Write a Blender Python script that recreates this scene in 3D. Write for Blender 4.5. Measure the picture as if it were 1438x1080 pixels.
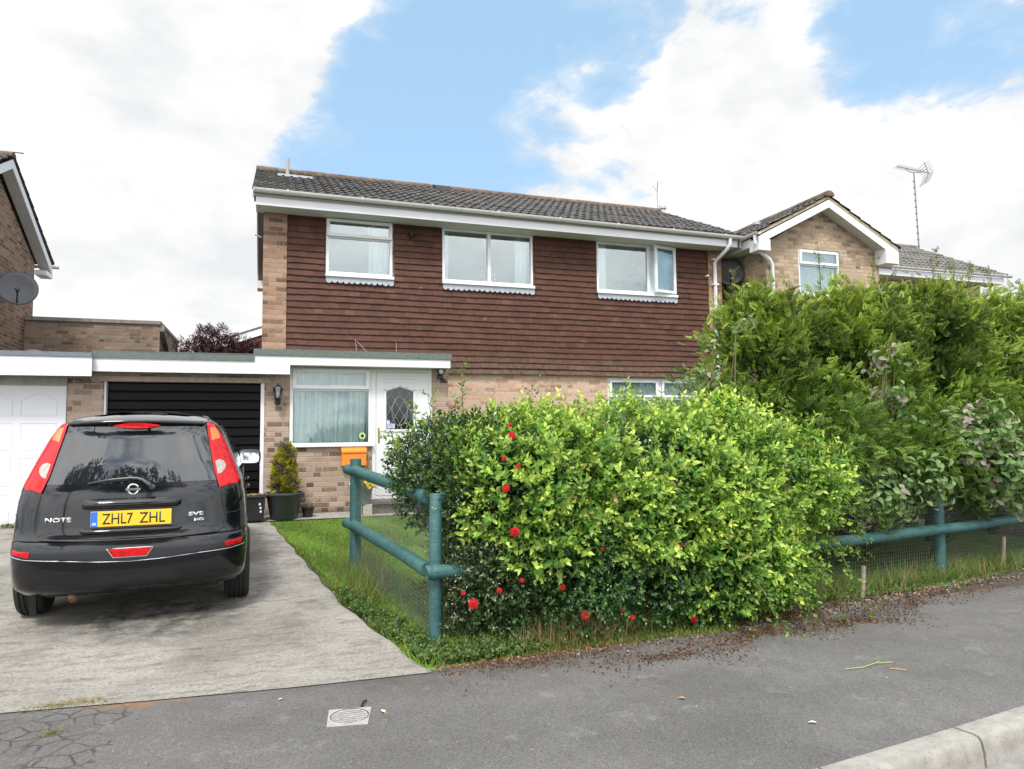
import bpy, bmesh, math, random
import numpy as np
from mathutils import Vector, Matrix
random.seed(7); rng = np.random.default_rng(7)
R = math.radians
for o in list(bpy.data.objects): bpy.data.objects.remove(o)
sc = bpy.context.scene
COL = sc.collection

# ------------------------------------------------------------ camera
HC = 1.22                                   # eye height above the doorstep level
cd = bpy.data.cameras.new('camera'); cam = bpy.data.objects.new('camera', cd); COL.objects.link(cam)
cd.sensor_width = 36; cd.lens = 36*997/1438; cd.clip_start = .05; cd.clip_end = 2000
rt = Vector((0.9456321, -0.3250799, -0.0101482)); up = Vector((-0.0127127, -0.0681228, 0.9975960)); bk = rt.cross(up)
cam.matrix_world = Matrix(((rt.x, up.x, bk.x, 0), (rt.y, up.y, bk.y, 0), (rt.z, up.z, bk.z, HC), (0, 0, 0, 1)))
sc.camera = cam
sc.render.resolution_x = 1024; sc.render.resolution_y = 769
sc.view_settings.view_transform = 'Standard'; sc.view_settings.look = 'None'
sc.view_settings.exposure = 0.56; sc.view_settings.gamma = 1

# ------------------------------------------------------------ node helper
class NT:
    def __init__(s, tree): s.t = tree; s.n = tree.nodes; s.l = tree.links
    def new(s, typ, **kw):
        nd = s.n.new(typ)
        for k, v in kw.items(): setattr(nd, k, v)
        return nd
    def put(s, sock, v):
        if v is None: return
        if isinstance(v, bpy.types.NodeSocket): s.l.new(v, sock)
        else:
            if isinstance(v, (tuple, list)) and len(v) == 3 and sock.type == 'RGBA': v = (*v, 1)
            sock.default_value = v
    def m(s, op, a, b=None, c=None, clamp=False):
        nd = s.new('ShaderNodeMath', operation=op, use_clamp=clamp)
        s.put(nd.inputs[0], a); s.put(nd.inputs[1], b)
        if c is not None: s.put(nd.inputs[2], c)
        return nd.outputs[0]
    def vm(s, op, a, b=None):
        nd = s.new('ShaderNodeVectorMath', operation=op); s.put(nd.inputs[0], a); s.put(nd.inputs[1], b)
        return nd.outputs['Value' if op in ('DOT_PRODUCT', 'LENGTH', 'DISTANCE') else 'Vector']
    def mix(s, f, a, b, bt='MIX'):
        nd = s.new('ShaderNodeMix', data_type='RGBA', blend_type=bt); nd.clamp_factor = True
        s.put(nd.inputs[0], f); s.put(nd.inputs[6], a); s.put(nd.inputs[7], b); return nd.outputs[2]
    def ramp(s, f, stops, interp='LINEAR'):
        nd = s.new('ShaderNodeValToRGB'); cr = nd.color_ramp; cr.interpolation = interp
        while len(cr.elements) < len(stops): cr.elements.new(.5)
        for e, (p, c) in zip(cr.elements, stops):
            e.position = p; e.color = (c, c, c, 1) if isinstance(c, (int, float)) else (*c, 1)
        s.put(nd.inputs[0], f); return nd.outputs[0]
    def noise(s, vec, scale, detail=4, rough=.55, out=0, dist=0):
        nd = s.new('ShaderNodeTexNoise'); s.put(nd.inputs['Vector'], vec); nd.inputs['Scale'].default_value = scale
        nd.inputs['Detail'].default_value = detail; nd.inputs['Roughness'].default_value = rough; nd.inputs['Distortion'].default_value = dist
        return nd.outputs[out]
    def vor(s, vec, scale, feature='F1', out=0, rnd=1):
        nd = s.new('ShaderNodeTexVoronoi', feature=feature); s.put(nd.inputs['Vector'], vec)
        nd.inputs['Scale'].default_value = scale; nd.inputs['Randomness'].default_value = rnd; return nd.outputs[out]
    def wn(s, vec, out=0):
        nd = s.new('ShaderNodeTexWhiteNoise', noise_dimensions='3D'); s.put(nd.inputs[0], vec); return nd.outputs[out]
    def pos(s): return s.new('ShaderNodeNewGeometry').outputs['Position']
    def nrm(s): return s.new('ShaderNodeNewGeometry').outputs['True Normal']
    def sep(s, v): nd = s.new('ShaderNodeSeparateXYZ'); s.put(nd.inputs[0], v); return nd.outputs
    def comb(s, x, y, z): nd = s.new('ShaderNodeCombineXYZ'); s.put(nd.inputs[0], x); s.put(nd.inputs[1], y); s.put(nd.inputs[2], z); return nd.outputs[0]
    def scale(s, v, sx, sy, sz): return s.vm('MULTIPLY', v, (sx, sy, sz))
    def bump(s, h, strength=.5, dist=.01):
        nd = s.new('ShaderNodeBump'); nd.inputs['Strength'].default_value = strength; nd.inputs['Distance'].default_value = dist
        s.put(nd.inputs['Height'], h); return nd.outputs[0]
def newmat(name):
    m = bpy.data.materials.new(name); m.use_nodes = True; t = NT(m.node_tree)
    b = m.node_tree.nodes['Principled BSDF']; return m, t, b
def plain(name, col, rough=.5, metal=0, spec=.5, var=0, vs=6, bump=0, bs=60, coat=0, dirt=None):
    m, t, b = newmat(name); P = t.pos()
    c = col
    if var: c = t.mix(t.ramp(t.noise(P, vs, 5), [(.3, 0.), (.7, 1.)]), tuple(x*(1-var) for x in col), tuple(min(1, x*(1+var)) for x in col))
    if dirt: c = t.mix(t.ramp(t.noise(P, dirt[1], 6, .65), [(dirt[2], 0.), (dirt[2]+.15, 1.)]), c, dirt[0])
    t.put(b.inputs['Base Color'], c)
    b.inputs['Roughness'].default_value = rough; b.inputs['Metallic'].default_value = metal
    b.inputs['Specular IOR Level'].default_value = spec; b.inputs['Coat Weight'].default_value = coat
    if bump: t.put(b.inputs['Normal'], t.bump(t.noise(P, bs, 4), bump, .004))
    return m

# ------------------------------------------------------------ world: blue sky with broken bright cloud
SUN_EL, SUN_ROT = R(56), R(205)             # sun behind the camera's left shoulder, veiled by thin cloud
w = bpy.data.worlds.new('World'); sc.world = w; w.use_nodes = True
t = NT(w.node_tree); bg = w.node_tree.nodes['Background']
sky = t.new('ShaderNodeTexSky', sky_type='NISHITA'); sky.sun_disc = False; sky.sun_elevation = SUN_EL; sky.sun_rotation = SUN_ROT
sky.air_density = 1; sky.dust_density = .6; sky.ozone_density = 1.5
D = t.new('ShaderNodeTexCoord').outputs['Generated']; Dn = t.vm('NORMALIZE', D)
dz = t.sep(Dn)
zz = t.m('MAXIMUM', dz[2], .03)
pl = t.comb(t.m('DIVIDE', dz[0], t.m('ADD', zz, .35)), t.m('DIVIDE', dz[1], t.m('ADD', zz, .35)), 0.)
dq = t.vm('ADD', t.vm('MULTIPLY', Dn, (1, 1, 1.9)), (1.3, .4, .7)); fb = t.noise(dq, 3.6, 10, .58, dist=.35); fb2 = t.noise(dq, 13, 7, .62, dist=.3)
def blob(x, y, z, size, amt):
    d = t.vm('DOT_PRODUCT', Dn, tuple(Vector((x, y, z)).normalized()))
    mr = t.new('ShaderNodeMapRange', interpolation_type='SMOOTHSTEP'); t.put(mr.inputs[0], d)
    mr.inputs[1].default_value = math.cos(R(size)); mr.inputs[2].default_value = 1.; mr.inputs[3].default_value = 0.; mr.inputs[4].default_value = amt
    return mr.outputs[0]
CLOUDS = [(0.078, 0.922, 0.379, 7, -0.45), (0.153, 0.877, 0.455, 7, -0.4), (0.026, 0.943, 0.333, 4, -0.3), (0.219, 0.841, 0.494, 6, -0.4), (0.409, 0.783, 0.468, 4, -0.3), (0.465, 0.815, 0.346, 5, -0.2), (0.646, 0.618, 0.448, 5, -0.35), (0.236, 0.909, 0.344, 6, -0.3), (0.336, 0.846, 0.415, 4.5, 0.42), (0.192, 0.886, 0.422, 2.5, 0.2), (0.592, 0.687, 0.422, 5, 0.2), (0.711, 0.563, 0.421, 4, -0.3), (-0.214, 0.896, 0.389, 18.7, 0.357), (-0.125, 0.960, 0.250, 18.7, 0.325), (-0.250, 0.954, 0.162, 15.4, 0.325), (0.039, 0.876, 0.481, 11, 0.293), (0.147, 0.842, 0.518, 8.8, 0.182), (-0.067, 0.990, 0.122, 11, 0.26), (0.033, 0.920, 0.391, 4.4, 0.195), (0.528, 0.726, 0.440, 12.1, 0.357), (0.448, 0.781, 0.435, 6.6, 0.195), (0.345, 0.842, 0.414, 7.7, 0.247), (0.644, 0.650, 0.403, 8.8, 0.195), (0.735, 0.588, 0.337, 12.1, 0.325), (0.784, 0.571, 0.244, 13.2, 0.325), (0.612, 0.716, 0.336, 13.2, 0.26), (0.473, 0.831, 0.294, 11, 0.143), (0.797, 0.586, 0.149, 11, 0.293), (0.413, 0.837, 0.358, 4.4, 0.104), (0.700, 0.552, 0.454, 4.4, 0.13), (0.340, 0.805, 0.486, 11.4, -0.471), (0.228, 0.875, 0.427, 11.4, -0.395), (0.141, 0.916, 0.375, 10.1, -0.377), (0.084, 0.897, 0.435, 5.06, -0.141), (0.290, 0.889, 0.353, 10.1, -0.283), (0.622, 0.624, 0.473, 8.85, -0.33), (0.696, 0.577, 0.426, 10.1, -0.424), (0.745, 0.524, 0.414, 8.85, -0.33), (0.679, 0.600, 0.423, 5.06, -0.189), (0.012, 0.928, 0.373, 5.06, -0.265), (-0.260, 0.902, 0.344, 3.16, -0.33), (-0.007, 0.980, 0.199, 5.06, -0.141), (0.784, 0.580, 0.222, 3.79, -0.236), (-.3, -.8, .5, 75, .28), (-.9, .1, .4, 40, .15), (.9, -.3, .4, 40, .12)]  # final entries add unseen cloud outside the view to whiten the fill light
s_ = t.m('ADD', t.m('MULTIPLY', t.m('SUBTRACT', fb, .5), 2.7), t.m('ADD', t.m('MULTIPLY', t.m('SUBTRACT', fb2, .5), 1.5), .82))
for a in CLOUDS: s_ = t.m('ADD', s_, blob(*a))
mask = t.ramp(s_, [(.35, .0), (.62, .16), (.78, .42), (.92, .85), (1.05, 1.)])
shade = t.ramp(t.noise(t.vm('ADD', dq, (3.1, 1.7, 0)), 5, 8, .58), [(.36, 0.), (.60, 1.)])
ccol = t.mix(shade, (.58, .60, .63), (.74, .74, .745))
sdv = (math.sin(SUN_ROT)*math.cos(SUN_EL), math.cos(SUN_ROT)*math.cos(SUN_EL), math.sin(SUN_EL))
glow = t.new('ShaderNodeMapRange', interpolation_type='SMOOTHSTEP'); t.put(glow.inputs[0], t.vm('DOT_PRODUCT', Dn, sdv)); glow.inputs[1].default_value = -.05; glow.inputs[2].default_value = 1.; glow.inputs[3].default_value = 1.; glow.inputs[4].default_value = 3.0
ccol = t.vm('MULTIPLY', ccol, t.comb(glow.outputs[0], t.m('MULTIPLY', glow.outputs[0], .99), t.m('MULTIPLY', glow.outputs[0], .965)))   # thin cloud is brighter towards the sun
skyc = t.mix(1., sky.outputs[0], (.105, .115, .125), 'MULTIPLY')
skyc = t.mix(.55, skyc, (.42, .64, .82))
allc = t.mix(mask, skyc, ccol)
t.put(bg.inputs[0], allc); bg.inputs[1].default_value = 1.0
sd = bpy.data.lights.new('sun', 'SUN'); sd.energy = 2.4; sd.angle = R(10); sd.color = (1, .96, .9)
sun = bpy.data.objects.new('sun', sd); COL.objects.link(sun)
sun.rotation_euler = Vector((math.sin(SUN_ROT)*math.cos(SUN_EL), math.cos(SUN_ROT)*math.cos(SUN_EL), math.sin(SUN_EL))).to_track_quat('Z', 'Y').to_euler()

# ------------------------------------------------------------ objects and meshes
def tag(o, label=None, cat=None, group=None, kind=None):
    if label: o['label'] = label
    if cat: o['category'] = cat
    if group: o['group'] = group
    if kind: o['kind'] = kind
    return o
ORG = {}
def thing(name, loc, label, cat, group=None):
    o = bpy.data.objects.new(name, None); COL.objects.link(o); o.location = loc; o.empty_display_size = .2
    ORG[o.name] = Vector(loc); return tag(o, label, cat, group)
def org(o): return ORG.get(o.name, Vector((0, 0, 0)))
def link(name, me, parent=None, origin=None):
    o = bpy.data.objects.new(name, me); COL.objects.link(o)
    if parent is not None: o.parent = parent; ORG[o.name] = org(parent)
    elif origin is not None: o.location = origin; ORG[o.name] = Vector(origin)
    return o
class MB:
    def __init__(s): s.v = []; s.f = []
    def add(s, vs, fs): b = len(s.v); s.v += [tuple(v) for v in vs]; s.f += [tuple(b+i for i in f) for f in fs]; return s
    def box(s, x0, x1, y0, y1, z0, z1):
        return s.add([(x0,y0,z0),(x1,y0,z0),(x1,y1,z0),(x0,y1,z0),(x0,y0,z1),(x1,y0,z1),(x1,y1,z1),(x0,y1,z1)],
                     [(0,3,2,1),(4,5,6,7),(0,1,5,4),(1,2,6,5),(2,3,7,6),(3,0,4,7)])
    def quad(s, *p): return s.add(p, [tuple(range(len(p)))])
    def prism(s, pts, d):          # polygon of 3-D points extruded by vector d
        n = len(pts); d = Vector(d); a = [Vector(p) for p in pts]
        return s.add(a+[p+d for p in a], [tuple(range(n))[::-1], tuple(range(n, 2*n))]+[(i, (i+1)%n, n+(i+1)%n, n+i) for i in range(n)])
    def tube(s, pts, r, seg=10, cap=True):
        pts = [Vector(p) for p in pts]; n = len(pts); rs = r if isinstance(r, (list, tuple)) else [r]*n
        vs = []; prev = None
        for i, p in enumerate(pts):
            d = (pts[min(i+1, n-1)]-pts[max(i-1, 0)]).normalized()
            if prev is None: a = d.orthogonal().normalized()
            else: a = (prev-d*prev.dot(d)).normalized()
            prev = a; b = d.cross(a)
            vs += [p+(a*math.cos(2*math.pi*k/seg)+b*math.sin(2*math.pi*k/seg))*rs[i] for k in range(seg)]
        fs = [(i*seg+k, i*seg+(k+1)%seg, (i+1)*seg+(k+1)%seg, (i+1)*seg+k) for i in range(n-1) for k in range(seg)]
        if cap: fs += [tuple(range(seg))[::-1], tuple(range((n-1)*seg, n*seg))]
        return s.add(vs, fs)
    def lathe(s, c, prof, seg=24, ax='z', sy=1):   # prof: (r, h) pairs
        vs = []
        for r, h in prof:
            for k in range(seg):
                a = 2*math.pi*k/seg; p = (r*math.cos(a), r*math.sin(a)*sy, h)
                if ax == 'y': p = (p[0], p[2], p[1])
                if ax == 'x': p = (p[2], p[0], p[1])
                vs.append((c[0]+p[0], c[1]+p[1], c[2]+p[2]))
        n = len(prof)
        fs = [(i*seg+k, i*seg+(k+1)%seg, (i+1)*seg+(k+1)%seg, (i+1)*seg+k) for i in range(n-1) for k in range(seg)]
        if prof[0][0] > 1e-4: fs.append(tuple(range(seg))[::-1])
        if prof[-1][0] > 1e-4: fs.append(tuple(range((n-1)*seg, n*seg)))
        return s.add(vs, fs)
    def build(s, name, mat, parent=None, smooth=False, bevel=0, origin=None, autos=None):
        me = bpy.data.meshes.new(name)
        og = org(parent) if parent is not None else (Vector(origin) if origin is not None else Vector((0, 0, 0)))
        me.from_pydata([(v[0]-og.x, v[1]-og.y, v[2]-og.z) for v in s.v], [], s.f)
        bm = bmesh.new(); bm.from_mesh(me); bmesh.ops.recalc_face_normals(bm, faces=bm.faces)
        if bevel: bmesh.ops.bevel(bm, geom=[e for e in bm.edges if e.calc_face_angle(0) > .5], offset=bevel, segments=2, affect='EDGES', profile=.6)
        bm.to_mesh(me); bm.free()
        me.materials.append(mat)
        if smooth or autos:
            me.polygons.foreach_set('use_smooth', [True]*len(me.polygons))
            if autos: me.set_sharp_from_angle(angle=R(autos))
        return link(name, me, parent, origin if parent is None else None)
def wallpanel(mb, x0, x1, z0, z1, y, depth, holes):   # front faces with reveals, y = front plane
    xs = sorted({x0, x1, *[h[0] for h in holes], *[h[1] for h in holes]}); zs = sorted({z0, z1, *[h[2] for h in holes], *[h[3] for h in holes]})
    xs = [x for x in xs if x0 <= x <= x1]; zs = [z for z in zs if z0 <= z <= z1]
    for a, b in zip(xs, xs[1:]):
        for c, d in zip(zs, zs[1:]):
            mx, mz = (a+b)/2, (c+d)/2
            if not any(h[0] < mx < h[1] and h[2] < mz < h[3] for h in holes):
                mb.quad((a,y,c),(b,y,c),(b,y,d),(a,y,d))
    for h in holes:
        a, b, c, d = h
        for p, q in (((a,c),(b,c)),((b,c),(b,d)),((b,d),(a,d)),((a,d),(a,c))):
            mb.quad((p[0],y,p[1]),(q[0],y,q[1]),(q[0],y+depth,q[1]),(p[0],y+depth,p[1]))

# numpy scatter of small template meshes into ONE mesh, with a colour attribute
def scatter(name, tmpls, pos, dirs, scl, cols, mat, parent=None, origin=None, tipcol=None, roll=None):
    """tmpls: list of (V[n,3], F list of tris/quads as arrays, T[n]) growing along +Z"""
    N = len(pos); pos = np.asarray(pos, float); dirs = np.asarray(dirs, float); dirs /= np.linalg.norm(dirs, axis=1)[:, None]+1e-9
    scl = np.broadcast_to(np.asarray(scl, float), (N,)); cols = np.asarray(cols, float)
    ref = rng.normal(size=(N, 3)) if roll is None else np.asarray(roll, float)
    a = np.cross(dirs, ref); a /= np.linalg.norm(a, axis=1)[:, None]+1e-9; b = np.cross(dirs, a)
    which = rng.integers(0, len(tmpls), N)
    VV = []; FF = []; CC = []; LS = []; off = 0
    for k, (V, F, T) in enumerate(tmpls):
        idx = np.where(which == k)[0]
        if not len(idx): continue
        V = np.asarray(V, float); F = np.asarray(F, int); T = np.asarray(T, float)
        P = (V[None, :, 0, None]*a[idx, None, :]+V[None, :, 1, None]*b[idx, None, :]+V[None, :, 2, None]*dirs[idx, None, :])*scl[idx, None, None]+pos[idx, None, :]
        n = len(V); VV.append(P.reshape(-1, 3))
        FF.append((F[None]+(np.arange(len(idx))*n)[:, None, None]+off).reshape(-1, F.shape[1])); off += n*len(idx)
        c = np.repeat(cols[idx][:, None, :], n, 1)
        if tipcol is not None: c = c*(1-T[None, :, None])+(np.asarray(tipcol, float) if np.ndim(tipcol) == 1 else np.asarray(tipcol, float)[idx][:, None, :])*T[None, :, None]
        CC.append(c.reshape(-1, 3))
    V = np.concatenate(VV); F = np.concatenate(FF); C = np.concatenate(CC)
    og = np.array(org(parent)) if parent is not None else (np.array(origin) if origin is not None else np.zeros(3))
    V = V-og
    me = bpy.data.meshes.new(name); me.vertices.add(len(V)); me.vertices.foreach_set('co', V.ravel().astype(np.float32))
    k = F.shape[1]; me.loops.add(F.size); me.loops.foreach_set('vertex_index', F.ravel().astype(np.int32))
    me.polygons.add(len(F)); me.polygons.foreach_set('loop_start', (np.arange(len(F))*k).astype(np.int32))
    me.update(calc_edges=True)
    at = me.color_attributes.new('col', 'FLOAT_COLOR', 'POINT'); at.data.foreach_set('color', np.c_[C, np.ones(len(C))].ravel().astype(np.float32))
    me.materials.append(mat)
    return link(name, me, parent, origin if parent is None else None)
def leafmat(name, rough=.45, trans=.3, spec=.35):
    m, t, b = newmat(name)
    at = t.new('ShaderNodeAttribute', attribute_name='col').outputs[0]
    c = t.mix(1., at, t.ramp(t.noise(t.pos(), 90, 2), [(.3, .75), (.7, 1.2)]), 'MULTIPLY')
    t.put(b.inputs['Base Color'], c); b.inputs['Roughness'].default_value = rough; b.inputs['Specular IOR Level'].default_value = spec
    tr = t.new('ShaderNodeBsdfTranslucent'); t.put(tr.inputs[0], t.mix(1., c, (1.25, 1.3, .6), 'MULTIPLY'))
    mx = t.new('ShaderNodeMixShader'); mx.inputs[0].default_value = trans
    out = m.node_tree.nodes['Material Output']; t.l.new(b.outputs[0], mx.inputs[1]); t.l.new(tr.outputs[0], mx.inputs[2]); t.l.new(mx.outputs[0], out.inputs[0])
    return m
def leaf_geo(L, W, cup=.15, n=4):
    """pointed leaf along +Y (flat in XY), folded on its midrib: returns verts, quads"""
    v = [(0, 0, 0), (-W*.5, L*.4, cup*W), (0, L*.45, 0), (W*.5, L*.4, cup*W), (0, L, -cup*L*.3)]
    return np.array(v), [(0, 2, 1, 1), (0, 3, 2, 2), (1, 2, 4, 4), (2, 3, 4, 4)]
def leaf4(L, W, cup=.2):
    v = np.array([(0, 0, 0), (-W*.5, L*.45, cup*W), (0, L, -cup*L*.4), (W*.5, L*.45, cup*W)])
    return v, np.array([(0, 2, 1), (0, 3, 2)])
def shoot(pairs, length, L, W, whorl=2, spread=60, stemr=.0012, curve=.15, cup=.2, tipstart=.4):
    """a leafy shoot along +Z made of triangles"""
    V = []; F = []; T = []
    n = 4
    for i in range(n+1):
        z = length*i/n
        for k in range(3):
            a = k*2.094; V.append((math.cos(a)*stemr*(1.2-i/n)+curve*z*z/length, math.sin(a)*stemr*(1.2-i/n), z)); T.append(0)
    for i in range(n):
        for k in range(3):
            p, q = i*3+k, i*3+(k+1)%3; F += [(p, q, q+3), (p, q+3, p+3)]
    for i in range(pairs):
        f = (i+.6)/pairs; z = length*f; ba = i*1.57+random.uniform(-.5, .5)
        for k in range(whorl):
            az = ba+k*2*math.pi/whorl+random.uniform(-.25, .25); s = random.uniform(.75, 1.15)*(1-.35*max(0, f-.6)/.4)
            sp = R(spread*(1-.45*f)+random.uniform(-14, 14))
            v, fs = leaf4(L*s, W*s, cup)
            M = Matrix.Rotation(az, 3, 'Z') @ Matrix.Rotation(math.pi/2-sp, 3, 'X') @ Matrix.Rotation(random.uniform(-.4, .4), 3, 'Y')
            b = len(V)
            for p in v:
                q = M @ Vector(p); V.append((q.x+curve*z*z/length, q.y, q.z+z)); T.append(max(0, min(1, (f-tipstart)/(1.001-tipstart)*random.uniform(.6, 1.2))))
            F += [tuple(b+j for j in f_) for f_ in fs]
    return np.array(V), np.array(F), np.array(T)
def blobs_pts(blobs, n, lo=.72, hi=1.04, front=None, zmin=None):
    """points in the outer shell of a union of ellipsoids, with outward directions"""
    B = np.array([b[:6] for b in blobs], float); wgt = B[:, 3]*B[:, 5]+B[:, 3]*B[:, 4]+B[:, 4]*B[:, 5]
    P = []; Dd = []; got = 0
    while got < n:
        k = rng.choice(len(B), n, p=wgt/wgt.sum()); u = rng.normal(size=(n, 3)); u /= np.linalg.norm(u, axis=1)[:, None]
        r = lo+(hi-lo)*rng.random(n)**.6
        p = B[k, :3]+u*B[k, 3:6]*r[:, None]
        keep = np.ones(n, bool)
        for b in B:                        # drop what lies deep inside another blob
            q = (p-b[:3])/b[3:6]; keep &= (np.linalg.norm(q, axis=1) > lo-.08)
        if zmin is not None: keep &= p[:, 2] > zmin
        if front is not None: keep &= (p[:, 1] < front) | (rng.random(n) < .25)
        d = u/B[k, 3:6]; d /= np.linalg.norm(d, axis=1)[:, None]
        P.append(p[keep]); Dd.append(d[keep]); got += keep.sum()
    return np.concatenate(P)[:n], np.concatenate(Dd)[:n]
# ------------------------------------------------------------ materials
def brickmat(name, stops, mortar, bw=.225, bh=.075, mw=.012, stain=(.06, .05, .04), stn=.0, seed=0, half=.12, bumpy=.6):
    m, t, b = newmat(name); P = t.sep(t.pos()); N = t.sep(t.nrm())
    side = t.m('GREATER_THAN', t.m('ABSOLUTE', N[0]), .5)
    u = t.m('ADD', t.m('MULTIPLY', P[0], t.m('SUBTRACT', 1., side)), t.m('MULTIPLY', P[1], side))
    wob = t.noise(t.pos(), 9, 3)
    uz = t.m('ADD', P[2], t.m('MULTIPLY', t.m('SUBTRACT', wob, .5), .006)); uu = t.m('ADD', u, t.m('MULTIPLY', t.m('SUBTRACT', wob, .5), .01))
    row = t.m('FLOOR', t.m('DIVIDE', uz, bh)); fz = t.m('FRACT', t.m('DIVIDE', uz, bh))
    rj = t.wn(t.comb(row, seed+.5, 0.))
    ub = t.m('ADD', t.m('DIVIDE', uu, bw), t.m('ADD', t.m('MULTIPLY', t.m('FLOORED_MODULO', row, 2.), .5), t.m('MULTIPLY', rj, .12)))
    cu = t.m('FLOOR', ub); fu = t.m('FRACT', ub)
    rnd = t.wn(t.comb(cu, row, seed+.1)); rnd2 = t.wn(t.comb(cu, row, seed+7.3)); 
    # some bricks are split into two headers
    isH = t.m('LESS_THAN', rnd2, half); hu = t.m('FRACT', t.m('MULTIPLY', fu, 2.))
    ex = t.m('ADD', t.m('MULTIPLY', isH, t.m('MULTIPLY', t.m('MINIMUM', hu, t.m('SUBTRACT', 1., hu)), bw*.5)), t.m('MULTIPLY', t.m('SUBTRACT', 1., isH), t.m('MULTIPLY', t.m('MINIMUM', fu, t.m('SUBTRACT', 1., fu)), bw)))
    ez = t.m('MULTIPLY', t.m('MINIMUM', fz, t.m('SUBTRACT', 1., fz)), bh)
    e = t.m('MINIMUM', ex, ez)
    e = t.m('ADD', e, t.m('MULTIPLY', t.m('SUBTRACT', t.noise(t.pos(), 60, 3), .5), .006))
    mask = t.ramp(t.m('DIVIDE', e, mw), [(.32, 0.), (.62, 1.)])
    rr = t.m('FRACT', t.m('ADD', rnd, t.m('MULTIPLY', isH, t.m('FLOOR', t.m('MULTIPLY', fu, 2.))), ))
    rr = t.m('FRACT', t.m('ADD', rnd, t.m('MULTIPLY', t.m('MULTIPLY', isH, t.m('FLOOR', t.m('MULTIPLY', fu, 2.))), .37)))
    col = t.ramp(rr, stops)
    col = t.mix(t.m('MULTIPLY', t.ramp(t.noise(t.pos(), 26, 4, .65), [(.42, 0.), (.66, 1.)]), .55), col, t.mix(rnd2, tuple(c*.55 for c in stops[0][1]), tuple(min(1, c*1.35) for c in stops[-1][1])))
    col = t.mix(1., col, t.ramp(t.noise(t.pos(), 120, 3), [(.2, .8), (.8, 1.16)]), 'MULTIPLY')
    col = t.mix(mask, t.mix(1., mortar, t.ramp(t.noise(t.pos(), 45, 4), [(.2, .7), (.8, 1.15)]), 'MULTIPLY'), col)
    if stn: col = t.mix(t.m('MULTIPLY', t.ramp(t.noise(t.pos(), 1.3, 6, .6), [(.48, 0.), (.7, 1.)]), stn), col, stain)
    # bricks turn darker towards the foot of the wall
    foot = t.ramp(t.m('ADD', P[2], t.m('MULTIPLY', t.noise(t.pos(), 3, 4), .12)), [(.10, 1.), (.24, 0.)])
    col = t.mix(t.m('MULTIPLY', foot, .8), col, (.045, .04, .034))
    t.put(b.inputs['Base Color'], col); b.inputs['Roughness'].default_value = .9; b.inputs['Specular IOR Level'].default_value = .2
    h = t.m('ADD', mask, t.m('MULTIPLY', t.noise(t.pos(), 140, 4), .5))
    t.put(b.inputs['Normal'], t.bump(h, bumpy, .008)); return m
M = {}
M['brick_main'] = brickmat('warm mixed brick', [(0, (.11, .065, .045)), (.25, (.26, .15, .10)), (.5, (.33, .19, .125)), (.75, (.40, .25, .17)), (1, (.27, .19, .145))], (.29, .235, .18), seed=1)
M['brick_porch'] = brickmat('buff and brown brick', [(0, (.11, .072, .055)), (.16, (.20, .13, .098)), (.36, (.36, .25, .195)), (.7, (.42, .31, .245)), (1, (.36, .28, .225))], (.38, .32, .25), seed=4, half=.3)
M['brick_low'] = brickmat('pale pink brick', [(0, (.27, .15, .11)), (.2, (.46, .29, .22)), (.6, (.52, .36, .28)), (1, (.47, .35, .28))], (.47, .38, .29), seed=9, bumpy=.35)
M['brick_tan'] = brickmat('tan brick', [(0, (.19, .13, .09)), (.2, (.36, .26, .175)), (.6, (.46, .35, .245)), (1, (.40, .32, .24))], (.34, .28, .21), seed=14)
M['brick_brown'] = brickmat('brown brick', [(0, (.075, .045, .032)), (.3, (.16, .095, .065)), (.7, (.235, .145, .098)), (1, (.29, .19, .13))], (.33, .28, .22), seed=21)
M['brick_ext'] = brickmat('weathered brown brick', [(0, (.10, .068, .05)), (.3, (.20, .14, .10)), (.7, (.29, .21, .155)), (1, (.25, .195, .15))], (.25, .20, .15), seed=27, stn=.55, stain=(.11, .10, .09))
M['upvc'] = plain('white plastic', (.69, .70, .715), .35, var=.03, vs=3)
M['fascia'] = plain('white fascia board', (.66, .665, .69), .35, var=.03, vs=2, dirt=((.50, .50, .47), 2.2, .66))
M['gutter'] = plain('aged white gutter', (.58, .58, .56), .4, var=.06, vs=5, dirt=((.42, .42, .38), 6, .6))
M['soffit'] = plain('grey white soffit', (.52, .53, .49), .6, var=.05, vs=4)
M['soffit_brown'] = plain('taupe verge soffit', (.20, .165, .15), .7, var=.1, vs=4)
M['lead'] = plain('weathered lead', (.36, .38, .42), .5, .2, var=.2, vs=30, bump=.2)
M['felt'] = plain('green mineral felt', (.115, .145, .13), .95, var=.3, vs=70, bump=.6, bs=200, dirt=((.06, .065, .06), 9, .6))
M['felt_grey'] = plain('grey edge trim', (.14, .155, .175), .7, var=.12, vs=9)
M['concrete_lintel'] = plain('concrete lintel', (.36, .30, .24), .9, var=.2, vs=16, bump=.4, dirt=((.19, .16, .13), 7, .6))
M['black_door'] = plain('black gloss paint', (.0025, .0025, .003), .3, spec=.12, var=.2, vs=5)
M['black_plastic'] = plain('black plastic', (.014, .015, .017), .4, var=.2, vs=9)
M['grey_plastic'] = plain('charcoal plastic pot', (.035, .038, .043), .5, var=.15, vs=12, bump=.15)
M['white_door'] = plain('white panel door', (.66, .665, .70), .38, var=.02, vs=3)
M['brass'] = plain('brass', (.55, .38, .12), .3, 1)
M['orange'] = plain('orange painted steel', (.85, .23, .02), .4, var=.08, vs=14)
M['green_paint'] = None
M['steel'] = plain('grey galvanised steel', (.35, .36, .37), .45, .7, var=.2, vs=20)
M['dish'] = plain('dark grey dish', (.085, .09, .10), .5, var=.12, vs=7)
M['soil'] = plain('dark soil', (.035, .024, .016), 1, var=.4, vs=50, bump=.8)
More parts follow.
